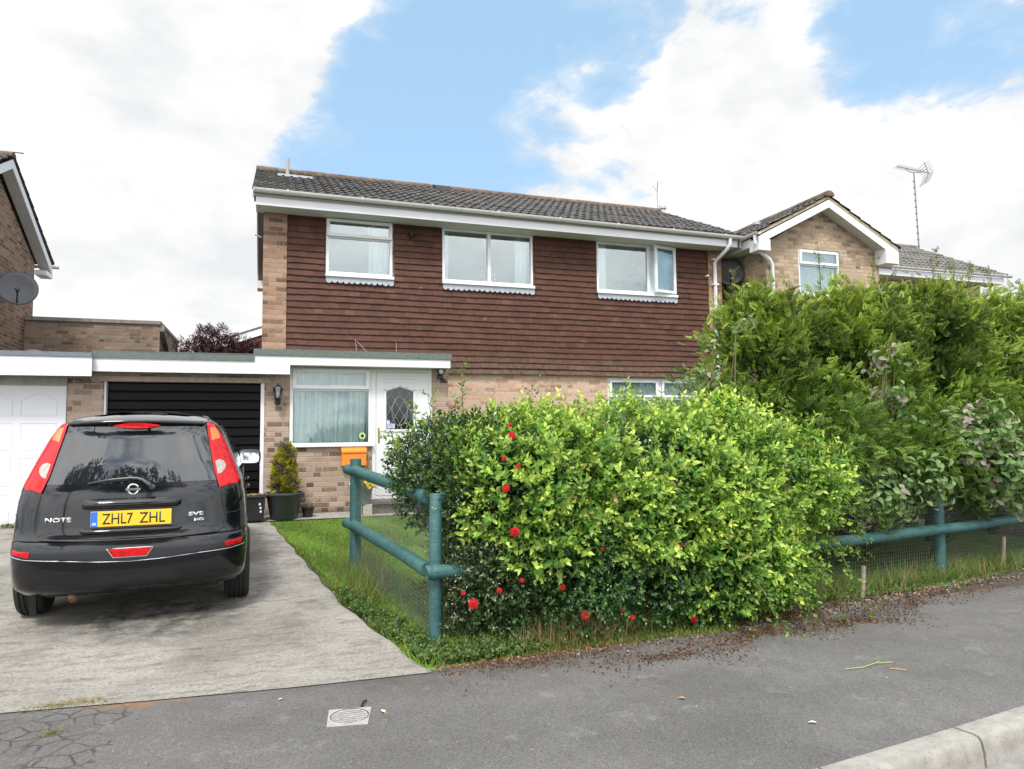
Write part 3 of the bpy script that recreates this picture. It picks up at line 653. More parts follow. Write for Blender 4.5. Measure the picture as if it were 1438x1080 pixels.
# upstairs windows
def uwin(Wd, build, lab):
    x0, x1, z0, z1 = Wd; y = YM-.035
    mb = MB(); mb.box(x0-.01, x1+.02, y-.06, y+.02, z0-.025, z0+.022)
    f = None
    return x0, x1, z0+.022, z1, y, mb
x0, x1, z0, z1, y, sill = uwin(W1, 1, '')
mb = MB(); frame_rect(mb, x0, x1, z0, z1, y, y+.07, .045); mb.box(x0+.045, x1-.045, y+.002, y+.07, 4.475, 4.52)
f1 = mb.build('window', M['upvc'], H, bevel=.003); f1['label'] = 'small upstairs window with a top light ajar above a fixed pane'
mb = MB(); frame_rect(mb, x0+.012, x1-.012, 4.50, z1-.012, y-.045, y-.003, .048); mb.build('top_light', M['upvc'], f1, bevel=.003)
pane(f1, x0+.06, x1-.06, 4.545, z1-.06, y-.02, M['glass']); pane(f1, x0+.045, x1-.045, z0+.045, 4.475, y+.03, M['glass'])
sill.build('sill', M['upvc'], f1, bevel=.003); scallops(f1, x0, x1+.02, W1[2]-.028, YM-.066)
curtain(f1, x0+.72, x1-.05, z0, z1, y+.22, M['net'], 3, .05, seed=2); pass
x0, x1, z0, z1, y, sill = uwin(W2, 2, '')
mb = MB(); frame_rect(mb, x0, x1, z0, z1, y, y+.07, .04); mb.box(3.685-.03, 3.685+.03, y+.002, y+.07, z0+.04, z1-.04)
f2 = mb.build('window', M['upvc'], H, bevel=.003); f2['label'] = 'middle upstairs window of two equal panes'
pane(f2, x0+.04, 3.655, z0+.04, z1-.04, y+.03, M['glass']); pane(f2, 3.715, x1-.04, z0+.04, z1-.04, y+.03, M['glass'])
sill.build('sill', M['upvc'], f2, bevel=.003); scallops(f2, x0, x1+.02, W2[2]-.028, YM-.066)
curtain(f2, x0+.04, x0+.15, z0, z1, y+.2, M['net'], 2, .03, seed=5); curtain(f2, x1-.28, x1-.05, z0, z1, y+.2, M['net'], 3, .03, seed=6)
mb = MB()                                     # white flowers on the window board
for cx, cz in ((3.58, 4.10), (3.55, 4.03), (3.79, 4.05), (3.82, 3.98)):
    for k in range(5): a = k*1.256; mb.lathe((cx+.018*math.cos(a), y+.09+.01*math.sin(a), cz+.018*math.sin(a)), [(.0, -.008), (.016, 0), (.0, .008)], 6)
mb.tube([(3.62, y+.09, 3.87), (3.58, y+.09, 4.10)], .002, 4).tube([(3.72, y+.09, 3.87), (3.80, y+.09, 4.05)], .002, 4)
mb.build('white_flowers', plain('white petals', (.85, .85, .85), .6), f2)
x0, x1, z0, z1, y, sill = uwin(W3, 3, '')
mb = MB(); frame_rect(mb, x0, x1, z0, z1, y, y+.07, .04); mb.box(6.86, 6.92, y+.002, y+.07, z0+.04, z1-.04)
f3 = mb.build('window', M['upvc'], H, bevel=.003); f3['label'] = 'right hand upstairs window with its side casement standing open'
pane(f3, x0+.04, 6.86, z0+.04, z1-.04, y+.03, M['glass']); sill.build('sill', M['upvc'], f3, bevel=.003); scallops(f3, x0, x1+.02, W3[2]-.028, YM-.066)
curtain(f3, x0+.04, x0+.24, z0, z1, y+.09, M['net'], 3, .03, seed=7); curtain(f3, 6.93, x1-.045, z0, z1, y+.085, M['net_blue'], 4, .03, seed=8)
an = R(12); hx, hy = x1-.012, y-.004           # the casement, hinged on the right jamb
def rot(px, py): dx = px-hx; dy = py-y; return (hx+dx*math.cos(an)-dy*math.sin(an)*-1*-1, hy+dx*math.sin(an)+dy*math.cos(an))
def rotmb(mb_):
    mb_.v = [(*rot(v[0], v[1]), v[2]) for v in mb_.v]; return mb_
mb = MB(); frame_rect(mb, 6.93, x1-.012, z0+.02, z1-.012, y-.04, y, .055); rotmb(mb).build('casement', M['upvc'], f3, bevel=.003)
rotmb(MB().box(6.98, x1-.06, y-.024, y-.018, z0+.07, z1-.06)).build('pane', M['glass_low'], f3)
# downstairs window of the front room
x0, x1, z0, z1 = WG; y = YM+.03
mb = MB(); frame_rect(mb, x0, x1, z0, z1, y, y+.07, .05); mb.box(7.10-.04, 7.10+.04, y+.002, y+.07, z0+.05, z1-.05)
for a, b in ((x0+.05, 7.06), (7.14, x1-.05)): mb.box(a, b, y+.003, y+.07, 1.83, 1.88)
fg = mb.build('window', M['upvc'], H, bevel=.003); fg['label'] = 'front room window behind the hedge with net curtains'
for a, b in ((x0+.05, 7.06), (7.14, x1-.05)):
    mb = MB(); frame_rect(mb, a+.004, b-.004, 1.875, z1-.045, y-.03, y-.002, .045); mb.build('top_light', M['upvc'], fg, bevel=.003)
    pane(fg, a+.05, b-.05, 1.925, z1-.09, y-.014, M['glass_low']); pane(fg, a, b, z0+.05, 1.83, y+.03, M['glass_low'])
curtain(fg, x0+.03, x1-.03, z0, z1, y+.085, M['net_blue'], 26, .025, seed=9)
MB().box(x0-.03, x1+.03, YM-.05, YM+.05, z0-.05, z0+.002).build('sill', M['upvc'], fg, bevel=.004)

# ------------------------------------------------------------ garage and porch
mb = MB()
mb.box(-2.56, -2.13, YP, YP+.35, -.1, 2.10)                     # party pier
mb.box(-.045, .300, YP, YP+.30, -.1, 2.235)                       # pier with the lantern
mb.prism([(-2.30, YP+.002, 2.068), (.0, YP+.002, 2.068), (.0, YP+.002, 2.14), (-2.30, YP+.002, 2.14)], (0, .2, 0))
mb.box(.300, 1.515, YP+.001, YP+.25, -.1, 1.045)
mb.box(2.455, 2.715, YP, YM, -.1, 2.245)
mb.build('porch_wall', M['brick_porch'], H)
MB().box(-2.28, .04, YP-.006, YP+.2, 1.992, 2.066).build('lintel', M['concrete_lintel'], H, bevel=.004)
mb = MB()                                                     # up-and-over door with horizontal ribs
z = .06
mb.box(-2.10, -.10, YP+.14, YP+.16, .05, 1.99)
while z < 1.95:
    mb.prism([(-2.09, YP+.14, z), (-2.09, YP+.112, z+.012), (-2.09, YP+.118, z+.112), (-2.09, YP+.14, z+.124)], (1.98, 0, 0)); z += .1285
mb.build('garage_door', M['black_door'], H, autos=40)
for a_, b_ in ((-.098, -.047), (-2.128, -2.10)): MB().box(a_, b_, YP+.02, YP+.16, .05, 1.99).build('garage_door_jamb', M['upvc'], H, bevel=.003)
mb = MB(); mb.box(-2.225, .300, YP-.245, YP-.225, 2.105, 2.285); mb.box(.300, 2.692, YP-.245, YP-.225, 2.245, 2.372); mb.box(2.672, 2.692, YP-.225, YM-.07, 2.245, 2.372)
mb.prism([(-.19, YP-.2452, 2.285), (.300, YP-.2452, 2.285), (.300, YP-.2452, 2.372), (-.19, YP-.2452, 2.372)], (0, .02, 0))
mb.build('porch_fascia', M['fascia'], H, bevel=.002)
MB().box(-2.22, 2.67, YP-.224, YP+.05, 2.245, 2.255).build('porch_soffit', M['soffit'], H)
mb = MB(); mb.box(-2.235, -.185, YP-.262, YP-.235, 2.285, 2.372); mb.box(-.20, 2.712, YP-.262, YP-.235, 2.374, 2.462); mb.box(2.686, 2.712, YP-.235, YM-.075, 2.374, 2.462)
mb.prism([(-2.235, YP-.262, 2.372), (-.20, YP-.262, 2.378), (-.20, YP+6, 2.40), (-2.235, YP+6, 2.39)], (0, 0, .012))
mb.prism([(-.20, YP-.26, 2.458), (2.712, YP-.26, 2.458), (2.712, YM-.07, 2.475), (-.20, YM-.07, 2.475)], (0, 0, .010))
mb.build('felt_roof', M['felt'], H)
# porch window
y = YP+.02
mb = MB(); frame_rect(mb, .305, 1.515, 1.05, 2.243, y, y+.07, .05, wb=.055); mb.box(.355, 1.465, y+.002, y+.07, 1.885, 1.925)
fp = mb.build('window', M['upvc'], H, bevel=.004); fp['label'] = 'porch window with gathered net curtain and a narrow top light'
mb = MB(); frame_rect(mb, .345, 1.475, 1.915, 2.215, y-.035, y-.001, .055); mb.build('top_light', M['upvc'], fp, bevel=.004)
MB().box(.285, 1.535, YP-.055, y-.001, 1.045, 1.095).build('sill', M['upvc'], fp, bevel=.006)
pane(fp, .40, 1.42, 1.97, 2.16, y-.018, M['glass_low']); pane(fp, .355, 1.465, 1.105, 1.885, y+.03, M['glass_low'])
curtain(fp, .345, 1.475, 1.06, 1.89, y+.14, M['net'], 11, .085, seed=11); curtain(fp, .345, 1.475, 1.93, 2.2, y+.12, M['net'], 19, .055, seed=12)
mb = MB()                                                     # round sticker like a green flower
for k in range(10): a = k*.628; mb.lathe((1.375+.032*math.cos(a), y+.027, 1.205+.032*math.sin(a)), [(.0, -.001), (.018, 0), (.0, .001)], 8, 'y')
mb.build('window_sticker', plain('lime sticker', (.48, .62, .18), .6), fp); MB().lathe((1.375, y+.022, 1.205), [(0, -.001), (.026, 0), (0, .001)], 12, 'y').build('sticker_centre', M['black_plastic'], fp)
MB().box(.31, 2.70, YP+.6, YP+.62, .05, 2.24).build('porch_back_wall', M['dark_room'], H)
# front door
mb = MB(); y = YP+.02
frame_rect(mb, 1.516, 2.454, .235, 2.243, y, y+.07, .06, wb=.05); fd = mb.build('door_frame', M['upvc'], H, bevel=.004)
xd0, xd1, zd0, zd1 = 1.58, 2.392, .29, 2.18; y = YP+.015
gx0, gx1, gzb, gzs, gzp = 1.735, 2.155, 1.30, 1.885, 1.955     # glazed light: straight sides, peaked head
mb = MB()
arch = [(gx0, gzs), (gx0+.1, gzs+.035), ((gx0+gx1)/2, gzp), (gx1-.1, gzs+.035), (gx1, gzs)]
for a, b in (((xd0, zd0), (gx0, zd1)), ((gx1, zd0), (xd1, zd1))): mb.box(a[0], b[0], y, y+.045, a[1], b[1])
mb.box(gx0, gx1, y, y+.045, zd0, gzb)
mb.prism([(a, y, b) for a, b in arch]+[(gx1, y, zd1), (gx0, y, zd1)], (0, .045, 0))
door = mb.build('front_door', M['white_door'], H)
def moulding(pts, w=.022, d=.012, parent=door, closed=True):
    mb = MB(); P_ = [Vector((p[0], y-.001, p[1])) for p in pts]; n = len(P_)
    for i in range(n if closed else n-1):
        a, b = P_[i], P_[(i+1) % n]; u = (b-a).normalized(); q = Vector((-u.z, 0, u.x))*w/2
        mb.prism([a-u*w*.3+q, b+u*w*.3+q, b+u*w*.3-q, a-u*w*.3-q], (0, -d, 0))
    return mb.build('moulding', M['white_door'], parent, bevel=.004)
moulding([(gx0-.02, gzb-.02)]+[(a-.02 if i == 0 else a+.02 if i == 4 else a, b+.025) for i, (a, b) in enumerate(arch)]+[(gx1+.02, gzb-.02)], .035, .016)
moulding([(1.70, 2.03), (2.22, 2.03), (2.22, 2.08), (1.70, 2.08)], .012, .008)
for a, b in ((1.70, 1.92), (1.99, 2.24)): moulding([(a, .46), (b, .46), (b, 1.02), (a, 1.02)], .022, .012)
MB().box(gx0, gx1, y+.018, y+.024, gzb, gzs+.06).build('door_glass', glassmat('dark obscure glass', .06, (.16, .18, .18)), door)
mb = MB()
for k in range(-6, 7):
    for s in (1, -1):
        c0 = (gx0+gx1)/2+k*.14; pts = []
        for q in range(41):
            xx = gx0+(gx1-gx0)*q/40; zz = 1.62+(xx-c0)*1.7*s
            if gzb < zz < gzs+.02 and abs(xx-(gx0+gx1)/2)+abs(zz-1.6)*.35 < .26: pts.append((xx, y+.012, zz))
        if len(pts) > 2: mb.tube([pts[0], pts[-1]], .0035, 5)
for q in range(28):
    a, b = q*2*math.pi/28, (q+1)*2*math.pi/28
    mb.tube([(1.945+.12*math.cos(a), y+.012, 1.58+.22*math.sin(a)), (1.945+.12*math.cos(b), y+.012, 1.58+.22*math.sin(b))], .004, 5)
mb.build('leading', plain('lead came', (.32, .31, .28), .5, .3), door)
mb = MB(); mb.box(1.605, 1.632, y-.012, y, 1.10, 1.33).tube([(1.618, y-.012, 1.27), (1.618, y-.05, 1.27), (1.72, y-.052, 1.268)], .009, 8); mb.build('door_handle', M['brass'], door, bevel=.003)
MB().box(1.83, 2.05, y-.012, y, 1.10, 1.14).build('letter_plate', M['brass'], door, bevel=.003)
MB().box(1.745, 1.87, y+.012, y+.015, 1.315, 1.39).build('notice', plain('printed notice', (.42, .40, .62), .6, var=.5, vs=80), door)
MB().box(1.742, 1.79, y+.010, y+.013, 1.385, 1.44).build('notice', plain('pale blue sticker', (.45, .62, .72), .6), door)
# doorstep
mb = MB(); mb.box(1.46, 2.60, 10.62, 11.0, .05, .20); mb.box(1.42, 2.64, 10.57, 11.0, .20, .245); mb.build('doorstep', plain('brown brick step', (.12, .10, .085), .9, var=.4, vs=30, bump=.6), H, bevel=.006)

# ============================================================ fittings on the house
L_ = thing('coach_lantern', (.137, 10.93, 1.70), 'black coach lantern on the brick pier between garage and porch window', 'lantern')
mb = MB(); cx, cy = .137, 10.86
mb.lathe((cx, cy, 0), [(.0, 1.985), (.012, 1.97), (.014, 1.955), (.035, 1.945), (.078, 1.905), (.080, 1.898), (.0, 1.898)], 6)
for k in range(6):
    a = k*math.pi/3; mb.tube([(cx+.068*math.cos(a), cy+.068*math.sin(a), 1.90), (cx+.045*math.cos(a), cy+.045*math.sin(a), 1.765)], .0045, 5)
mb.lathe((cx, cy, 0), [(.0, 1.70), (.018, 1.705), (.03, 1.73), (.05, 1.755), (.052, 1.768), (.0, 1.768)], 12)
mb.tube([(cx, cy, 1.71), (cx, cy+.05, 1.665), (cx, cy+.11, 1.69)], .010, 8); mb.lathe((cx, 10.985, 1.71), [(.045, 0), (.045, -.015), (.03, -.03), (0, -.03)], 14, 'y')
mb.build('frame', M['black_plastic'], L_, autos=40)
MB().lathe((cx, cy, 0), [(.044, 1.768), (.066, 1.897)], 6).build('lamp_glass', M['lamp_glass'], L_)
MB().lathe((cx, cy, 0), [(.0, 1.768), (.016, 1.77), (.018, 1.84), (.0, 1.86)], 10).build('bulb', plain('frosted bulb', (.8, .8, .76), .4), L_, smooth=True)
F_ = thing('security_floodlight', (2.575, 10.99, 2.13), 'round black security floodlight with sensor on the brick right of the front door', 'floodlight')
mb = MB(); mb.lathe((2.57, 10.90, 2.20), [(.025, .05), (.05, .03), (.056, -.01), (.052, -.04), (.046, -.04), (.042, -.02), (0, -.02)], 20, 'y'); mb.build('lamp_housing', M['black_plastic'], F_, autos=40)
MB().lathe((2.57, 10.875, 2.20), [(.044, -.008), (.03, -.012), (0, -.014)], 18, 'y').build('lens', plain('clear lens', (.55, .56, .56), .15, var=.3, vs=60), F_, smooth=True)
mb = MB(); mb.box(2.53, 2.62, 10.955, 10.998, 2.09, 2.16).tube([(2.575, 10.97, 2.14), (2.57, 10.92, 2.18)], .014, 8).tube([(2.60, 10.97, 2.10), (2.63, 10.90, 2.07)], .014, 8)
mb.lathe((2.635, 10.89, 2.05), [(.0, -.035), (.025, -.03), (.03, .0), (.025, .03), (0, .035)], 12); mb.build('sensor', M['black_plastic'], F_, bevel=.003)
mb = MB(); mb.lathe((2.57, 10.97, 1.56), [(.05, .03), (.052, -.01), (.04, -.03), (0, -.035)], 16, 'y')
tag(mb.build('wall_bell', M['black_plastic'], origin=(2.57, 10.98, 1.56), autos=40), 'small round black fitting low on the wall beside the door just above the hedge', 'bell')
mb = MB(); mb.lathe((2.29, 11.82, 4.63), [(.05, .03), (.05, -.01), (.035, -.045), (.015, -.06), (0, -.06)], 14, 'y').tube([(2.29, 11.80, 4.60), (2.27, 11.78, 4.54)], .015, 8)
tag(mb.build('wall_lamp', M['black_plastic'], origin=(2.29, 11.85, 4.63), autos=40), 'small black lamp on the tiles between the left and middle upstairs windows', 'lamp')
B_ = thing('letterbox', (1.235, 10.90, .76), 'bright orange steel letterbox on the brick below the porch window', 'letterbox')
mb = MB(); mb.prism([(1.055, 10.88, .76), (1.055, 10.995, .76), (1.055, 10.995, 1.02), (1.055, 10.88, .965)], (.36, 0, 0)); mb.build('box', M['orange'], B_, bevel=.006)
mb = MB(); mb.prism([(1.048, 10.865, .975), (1.048, 10.995, 1.035), (1.048, 10.995, 1.048), (1.048, 10.865, .988), (1.048, 10.862, .955)], (.374, 0, 0)); mb.build('lid', M['orange'], B_, bevel=.004)
# wires left hanging on the tiles
pw = plain('pale wire', (.34, .30, .27), .6)
for pts, lb in (([(1.39, 11.80, 2.47), (1.37, 11.80, 2.60), (1.345, 11.79, 2.79)], 'upright pale wire at the left standing off the tiles above the porch roof'), ([(1.37, 11.79, 2.76), (1.50, 11.78, 2.62), (1.62, 11.78, 2.50), (1.68, 11.78, 2.475)], 'slanting pale wire trailing down the tiles to the porch roof'), ([(2.02, 11.80, 2.47), (2.025, 11.79, 2.75)], 'short upright pale wire on the tiles above the front door'), ([(2.30, 11.8, 2.47), (2.28, 11.79, 2.55)], 'tiny stub of pale wire near the right end of the porch roof')):
    tag(MB().tube(pts, .005, 5).build('loose_wire', pw, origin=pts[0]), lb, 'wire')
# ============================================================ the neighbours
# left-hand house: gable wall side-on, rear wing and white garage
LH = thing('house', (-7, 15, 0), 'brown brick gable-ended house at the left edge of the picture', 'house')
mb = MB()
mb.add([(-4.75, 12.9, -.3), (-4.75, 17.45, -.3), (-4.75, 17.45, 4.95), (-4.75, 15.2, 6.05), (-4.75, 12.9, 4.95)], [(0, 1, 2, 3, 4)])
mb.quad((-4.75, 17.45, -.3), (-11, 17.45, -.3), (-11, 17.45, 4.95), (-4.75, 17.45, 4.95)); mb.quad((-4.75, 12.9, -.3), (-11, 12.9, -.3), (-11, 12.9, 4.95), (-4.75, 12.9, 4.95))
mb.build('brick_wall', M['brick_brown'], LH)
mb = MB(); tiled_slope(mb, -11, -4.52, 12.45, 5.05, 15.2, 6.46); tiled_slope(mb, -11, -4.52, 17.98, 5.05, 15.2, 6.46); mb.build('roof_tiles', M['roof'], LH)
ridge_tiles(LH, -11, -4.52, 15.2, 6.45, M['ridge'])
mb = MB(); barge(mb, [(-4.56, 12.45, 4.97), (-4.56, 15.2, 6.40), (-4.56, 17.95, 4.97)], .022, .17, 'x'); mb.box(-4.76, -4.54, 17.5, 17.96, 4.72, 4.82); mb.build('bargeboard', M['fascia'], LH)
mb = MB(); mb.quad((-4.56, 12.45, 4.83), (-4.75, 12.45, 4.83), (-4.75, 15.2, 6.24), (-4.56, 15.2, 6.24)); mb.quad((-4.56, 15.2, 6.24), (-4.75, 15.2, 6.24), (-4.75, 17.95, 4.81), (-4.56, 17.95, 4.81)); mb.build('verge_soffit', M['soffit'], LH)
mb = MB(); gutter_x(mb, -11, -4.42, 18.03, 5.02, .055); mb.build('gutter', M['gutter'], LH, autos=40)
mb = MB(); mb.tube([(-4.56, 15.1, 6.30), (-4.56, 15.15, 6.52), (-4.35, 15.1, 6.50)], .012, 6); mb.build('bracket', M['black_plastic'], LH)
mb = MB(); mb.box(-4.74, -2.23, 16.9, 20.2, -.3, 3.64)
mb.build('rear_wing_wall', M['brick_ext'], LH)
mb = MB(); mb.box(-4.74, -2.21, 16.86, 20.2, 3.642, 3.72); mb.prism([(-2.24, 16.9, 3.66), (-2.24, 20.3, 2.2), (-2.24, 20.3, 2.08), (-2.24, 16.9, 3.5)], (.10, 0, 0)); mb.build('coping', plain('worn coping', (.21, .19, .165), .9, var=.25, vs=14, dirt=((.10, .09, .08), 6, .55)), LH, bevel=.006)
MB().box(-2.95, -2.30, 16.78, 16.90, 3.02, 3.06).build('ledge', plain('dark slate ledge', (.06, .055, .05), .8), LH)
mb = MB(); mb.box(-5.2, -2.21, 10.66, 10.68, 2.03, 2.282); mb.build('garage_fascia', M['fascia'], LH, bevel=.003)
mb = MB(); mb.box(-5.2, -2.212, 10.645, 10.70, 2.284, 2.345); mb.prism([(-5.2, 10.7, 2.33), (-2.24, 10.7, 2.33), (-2.24, 16.9, 2.40), (-5.2, 16.9, 2.40)], (0, 0, .012)); mb.build('garage_roof', M['felt_grey'], LH)
MB().box(-5.2, -2.56, 10.98, 11.1, 1.925, 2.03).build('garage_lintel', plain('grey painted lintel', (.30, .31, .27), .8, var=.2, vs=8), LH)
MB().box(-5.2, -2.3, 10.681, 11.1, 2.028, 2.036).build('garage_soffit', plain('brown boarding', (.17, .14, .11), .8), LH)
xg0, xg1 = -4.74, -2.575; mb = MB().box(xg0, xg1, 11.03, 11.07, .06, 1.925); gd = mb.build('garage_door', M['white_door'], LH)
mb = MB(); n = 4; cw = (xg1-xg0-.12)/n
def ridge_line(mb, pts, w=.012, d=.004, y=11.03):
    for a, b in zip(pts, pts[1:]):
        a = Vector((a[0], y, a[1])); b = Vector((b[0], y, b[1])); u = (b-a).normalized(); q = Vector((-u.z, 0, u.x))*w/2
        mb.prism([a-u*w*.3+q, b+u*w*.3+q, b+u*w*.3-q, a-u*w*.3-q], (0, -d, 0))
for k in range(n):
    a = xg0+.06+k*cw+.05; b = a+cw-.10; c = (a+b)/2
    ridge_line(mb, [(a, 1.72)]+[(a+(b-a)*q/12, 1.72+.095*math.sin(math.pi*q/12)**1.3) for q in range(1, 12)]+[(b, 1.72), (b, 1.52), (a, 1.52), (a, 1.72)])
    for z0_, z1_ in ((1.07, 1.42), (.60, .96), (.14, .48)): ridge_line(mb, [(a, z0_), (b, z0_), (b, z1_), (a, z1_), (a, z0_)])
mb.build('panel_moulding', M['white_door'], gd, bevel=.003)
def dish(c, nrm, r, lab, wallx, arm=True):
    T_ = thing('satellite_dish', c, lab, 'satellite dish'); nv = Vector(nrm).normalized(); a = nv.orthogonal().normalized(); b = nv.cross(a); C0 = Vector(c)
    mb = MB(); seg = 28; rings = 5
    for side, th in ((1, 0), (-1, .008)):
        base = len(mb.v)
        for i in range(rings+1):
            rr_ = r*i/rings
            for k in range(seg):
                an_ = 2*math.pi*k/seg; mb.v.append(tuple(C0+(a*math.cos(an_)+b*math.sin(an_))*max(rr_, 1e-4)+nv*(.16*rr_*rr_/r-th)))
        mb.f += [(base+i*seg+k, base+i*seg+(k+1) % seg, base+(i+1)*seg+(k+1) % seg, base+(i+1)*seg+k) for i in range(rings) for k in range(seg)]
    n0 = (rings)*seg; n1 = (2*rings+1)*seg; mb.f += [(n0+k, n0+(k+1) % seg, n1+(k+1) % seg, n1+k) for k in range(seg)]
    mb.build('reflector', M['dish'], T_, smooth=True)
    dn = (Vector((0, 0, -1))-nv*nv.dot(Vector((0, 0, -1)))).normalized()
    p0 = C0+dn*r*.95; p1 = C0+nv*r*.75+dn*r*.35
    mb = MB(); mb.tube([p0, p1], .014, 6); mb.tube([p1-nv*.06, p1+nv*.05], .03, 8); mb.build('feed_arm', M['black_plastic'], T_)
    mb = MB(); mb.tube([C0-nv*.01, Vector((wallx, c[1], c[2]-.02))], .025, 8); mb.box(*sorted((wallx-.012, wallx+.012)), c[1]-.09, c[1]+.09, c[2]-.13, c[2]+.09); mb.build('wall_bracket', M['black_plastic'], T_)
    return T_
dish((-4.42, 15.27, 3.98), (.30, -.92, .22), .335, 'dark grey round satellite dish on the brown gable wall at the left edge', -4.74)
dish((-3.75, 13.9, 2.42), (.10, -.96, .28), .30, 'dark dome of a second satellite dish peeping over the left garage roof', -3.75)
# house glimpsed behind, left of the main house
FH = thing('house', (-.2, 33, 0), 'orange brick gable with white bargeboard glimpsed far behind between maple and pier', 'house')
mb = MB(); mb.add([(-4.1, 30, 0), (1.2, 30, 0), (1.2, 30, 4.75), (-.2, 30, 5.25), (-4.1, 30, 3.85)], [(0, 1, 2, 3, 4)]); mb.quad((-4.1, 30, 0), (-4.1, 38, 0), (-4.1, 38, 3.85), (-4.1, 30, 3.85)); mb.build('brick_wall', plain('orange brick', (.30, .14, .08), .9, var=.25, vs=4), FH)
mb = MB(); barge(mb, [(-4.3, 29.8, 4.00), (-.2, 29.8, 5.52), (1.4, 29.8, 4.95)], .03, .26, 'y'); mb.build('bargeboard', M['fascia'], FH)
mb = MB(); mb.prism([(-4.35, 29.8, 3.99), (-.2, 29.8, 5.53), (1.45, 29.8, 4.94), (1.45, 29.8, 5.02), (-.2, 29.8, 5.62), (-4.35, 29.8, 4.07)], (0, 8, 0)); mb.build('roof', M['roof_grey'], FH)

# right-hand house: projecting gable towards the street, long wing to the right
RH = thing('house', (12, 13, 0), 'tan brick house on the right with a white-edged gable above the hedge', 'house')
gxc, gy = 10.46, 11.25
def zz_(x): return 5.62-abs(x-gxc)*.575
WR = (9.90, 10.93, 3.90, 4.83)
mb = MB(); wallpanel(mb, 9.12, 11.95, -.3, 4.86, gy, .08, [WR])
mb.add([(9.12, gy, 4.86), (11.95, gy, 4.86), (gxc, gy, 5.62)], [(0, 1, 2)])
mb.quad((9.12, gy, -.3), (9.12, 16, -.3), (9.12, 16, 4.9), (9.12, gy, 4.9)); mb.quad((11.95, gy, -.3), (11.95, 13.2, -.3), (11.95, 13.2, 4.9), (11.95, gy, 4.9))
wallpanel(mb, 11.95, 17.1, -.3, 4.9, 13.0, .08, [(13.2, 14.3, 3.7, 4.6)]); mb.quad((17.1, 13, -.3), (17.1, 17.3, -.3), (17.1, 17.3, 4.9), (17.1, 13, 4.9))
mb.build('brick_wall', M['brick_tan'], RH)
# gable roof, slopes running away from the street
def slope_x(mb, xe, ze, xr, zr, y0, y1, **k):
    tmp = MB(); tiled_slope(tmp, y0, y1, xe, ze, xr, zr, **k); mb.add([(v[1], v[0], v[2]) for v in tmp.v], tmp.f)
mb = MB(); slope_x(mb, 8.72, 4.99, gxc, 5.86, 10.97, 16.5, gauge=.30); slope_x(mb, 12.25, 4.93, gxc, 5.86, 10.97, 14.2, gauge=.30); mb.build('gable_roof_tiles', M['roof'], RH)
mb = MB(); mb.prism([(8.76, 11.0, 4.93), (gxc, 11.0, 5.80), (12.22, 11.0, 4.88), (12.22, 11.0, 4.95), (gxc, 11.0, 5.855), (8.76, 11.0, 4.99)], (0, .10, 0)); mb.build('verge_mortar', M['mortar'], RH)
ridge_tiles(RH, 10.95, 16, gxc, 5.86, M['ridge'], along='y')
mb = MB(); barge(mb, [(8.75, 10.98, 4.90), (gxc, 10.98, 5.775), (12.2, 10.98, 4.86)], .022, .155, 'y')
mb.box(8.75, 9.02, 10.975, 11.25, 4.64, 4.86); mb.prism([(11.86, 10.975, 4.60), (12.2, 10.975, 4.60), (12.2, 10.975, 4.84), (11.86, 10.975, 5.0)], (0, .28, 0))
mb.build('bargeboard', M['fascia'], RH, bevel=.003)
mb = MB(); mb.quad((8.78, 11.0, 4.79), (gxc, 11.0, 5.63), (gxc, gy, 5.63), (8.78, gy, 4.79)); mb.quad((gxc, 11.0, 5.63), (12.2, 11.0, 4.73), (12.2, gy, 4.73), (gxc, gy, 5.63)); mb.build('verge_soffit', M['soffit'], RH)
mb = MB(); mb.box(8.78, 8.80, 11.25, 15.5, 4.76, 4.92); mb.build('fascia', M['fascia'], RH); MB().box(8.80, 9.12, 11.25, 15.5, 4.765, 4.772).build('soffit', M['soffit'], RH)
mb = MB(); tmp = MB(); gutter_x(tmp, 10.94, 15.5, 8.73, 4.985, .055); mb.add([(v[1], v[0], v[2]) for v in tmp.v], tmp.f); mb.build('gutter', M['gutter'], RH, autos=40)
MB().tube([(8.73, 11.05, 4.93), (8.73, 11.05, 4.78), (8.80, 11.12, 4.70), (9.15, 11.17, 4.52), (9.22, 11.19, 4.42), (9.22, 11.19, 0)], .036, 12).build('downpipe', M['upvc'], RH, autos=45)
MB().lathe((10.02, 12.6, 5.50), [(.06, 0), (.06, .17), (.10, .18), (.10, .225), (.06, .25), (0, .25)], 16).build('flue_pipe', M['steel'], RH, autos=40)
x0, x1, z0, z1 = WR; y = gy+.02
mb = MB(); frame_rect(mb, x0, x1, z0, z1, y, y+.06, .05); mb.box(x0+.05, x1-.05, y+.002, y+.06, 4.49, 4.53); fr = mb.build('window', M['upvc'], RH, bevel=.003)
mb = MB(); frame_rect(mb, x0+.035, x1-.035, 4.52, z1-.03, y-.03, y-.001, .05); mb.build('top_light', M['upvc'], fr, bevel=.003)
pane(fr, x0+.09, x1-.09, 4.57, z1-.08, y-.015, M['glass_low']); pane(fr, x0+.05, x1-.05, z0+.05, 4.49, y+.03, M['glass_low']); curtain(fr, x0, x1, z0, z1, y+.13, M['net_blue'], 9, .03, seed=21)
MB().box(x0-.02, x1+.02, gy-.04, y-.001, z0-.03, z0+.012).build('sill', M['upvc'], fr, bevel=.003)
mb = MB(); tiled_slope(mb, 11.7, 17.5, 12.55, 5.03, 15.2, 6.40); tiled_slope(mb, 11.7, 17.5, 17.8, 5.03, 15.2, 6.40); mb.build('wing_roof_tiles', M['roof_grey'], RH)
ridge_tiles(RH, 15.6, 17.5, 15.2, 6.39, M['roof_grey'])
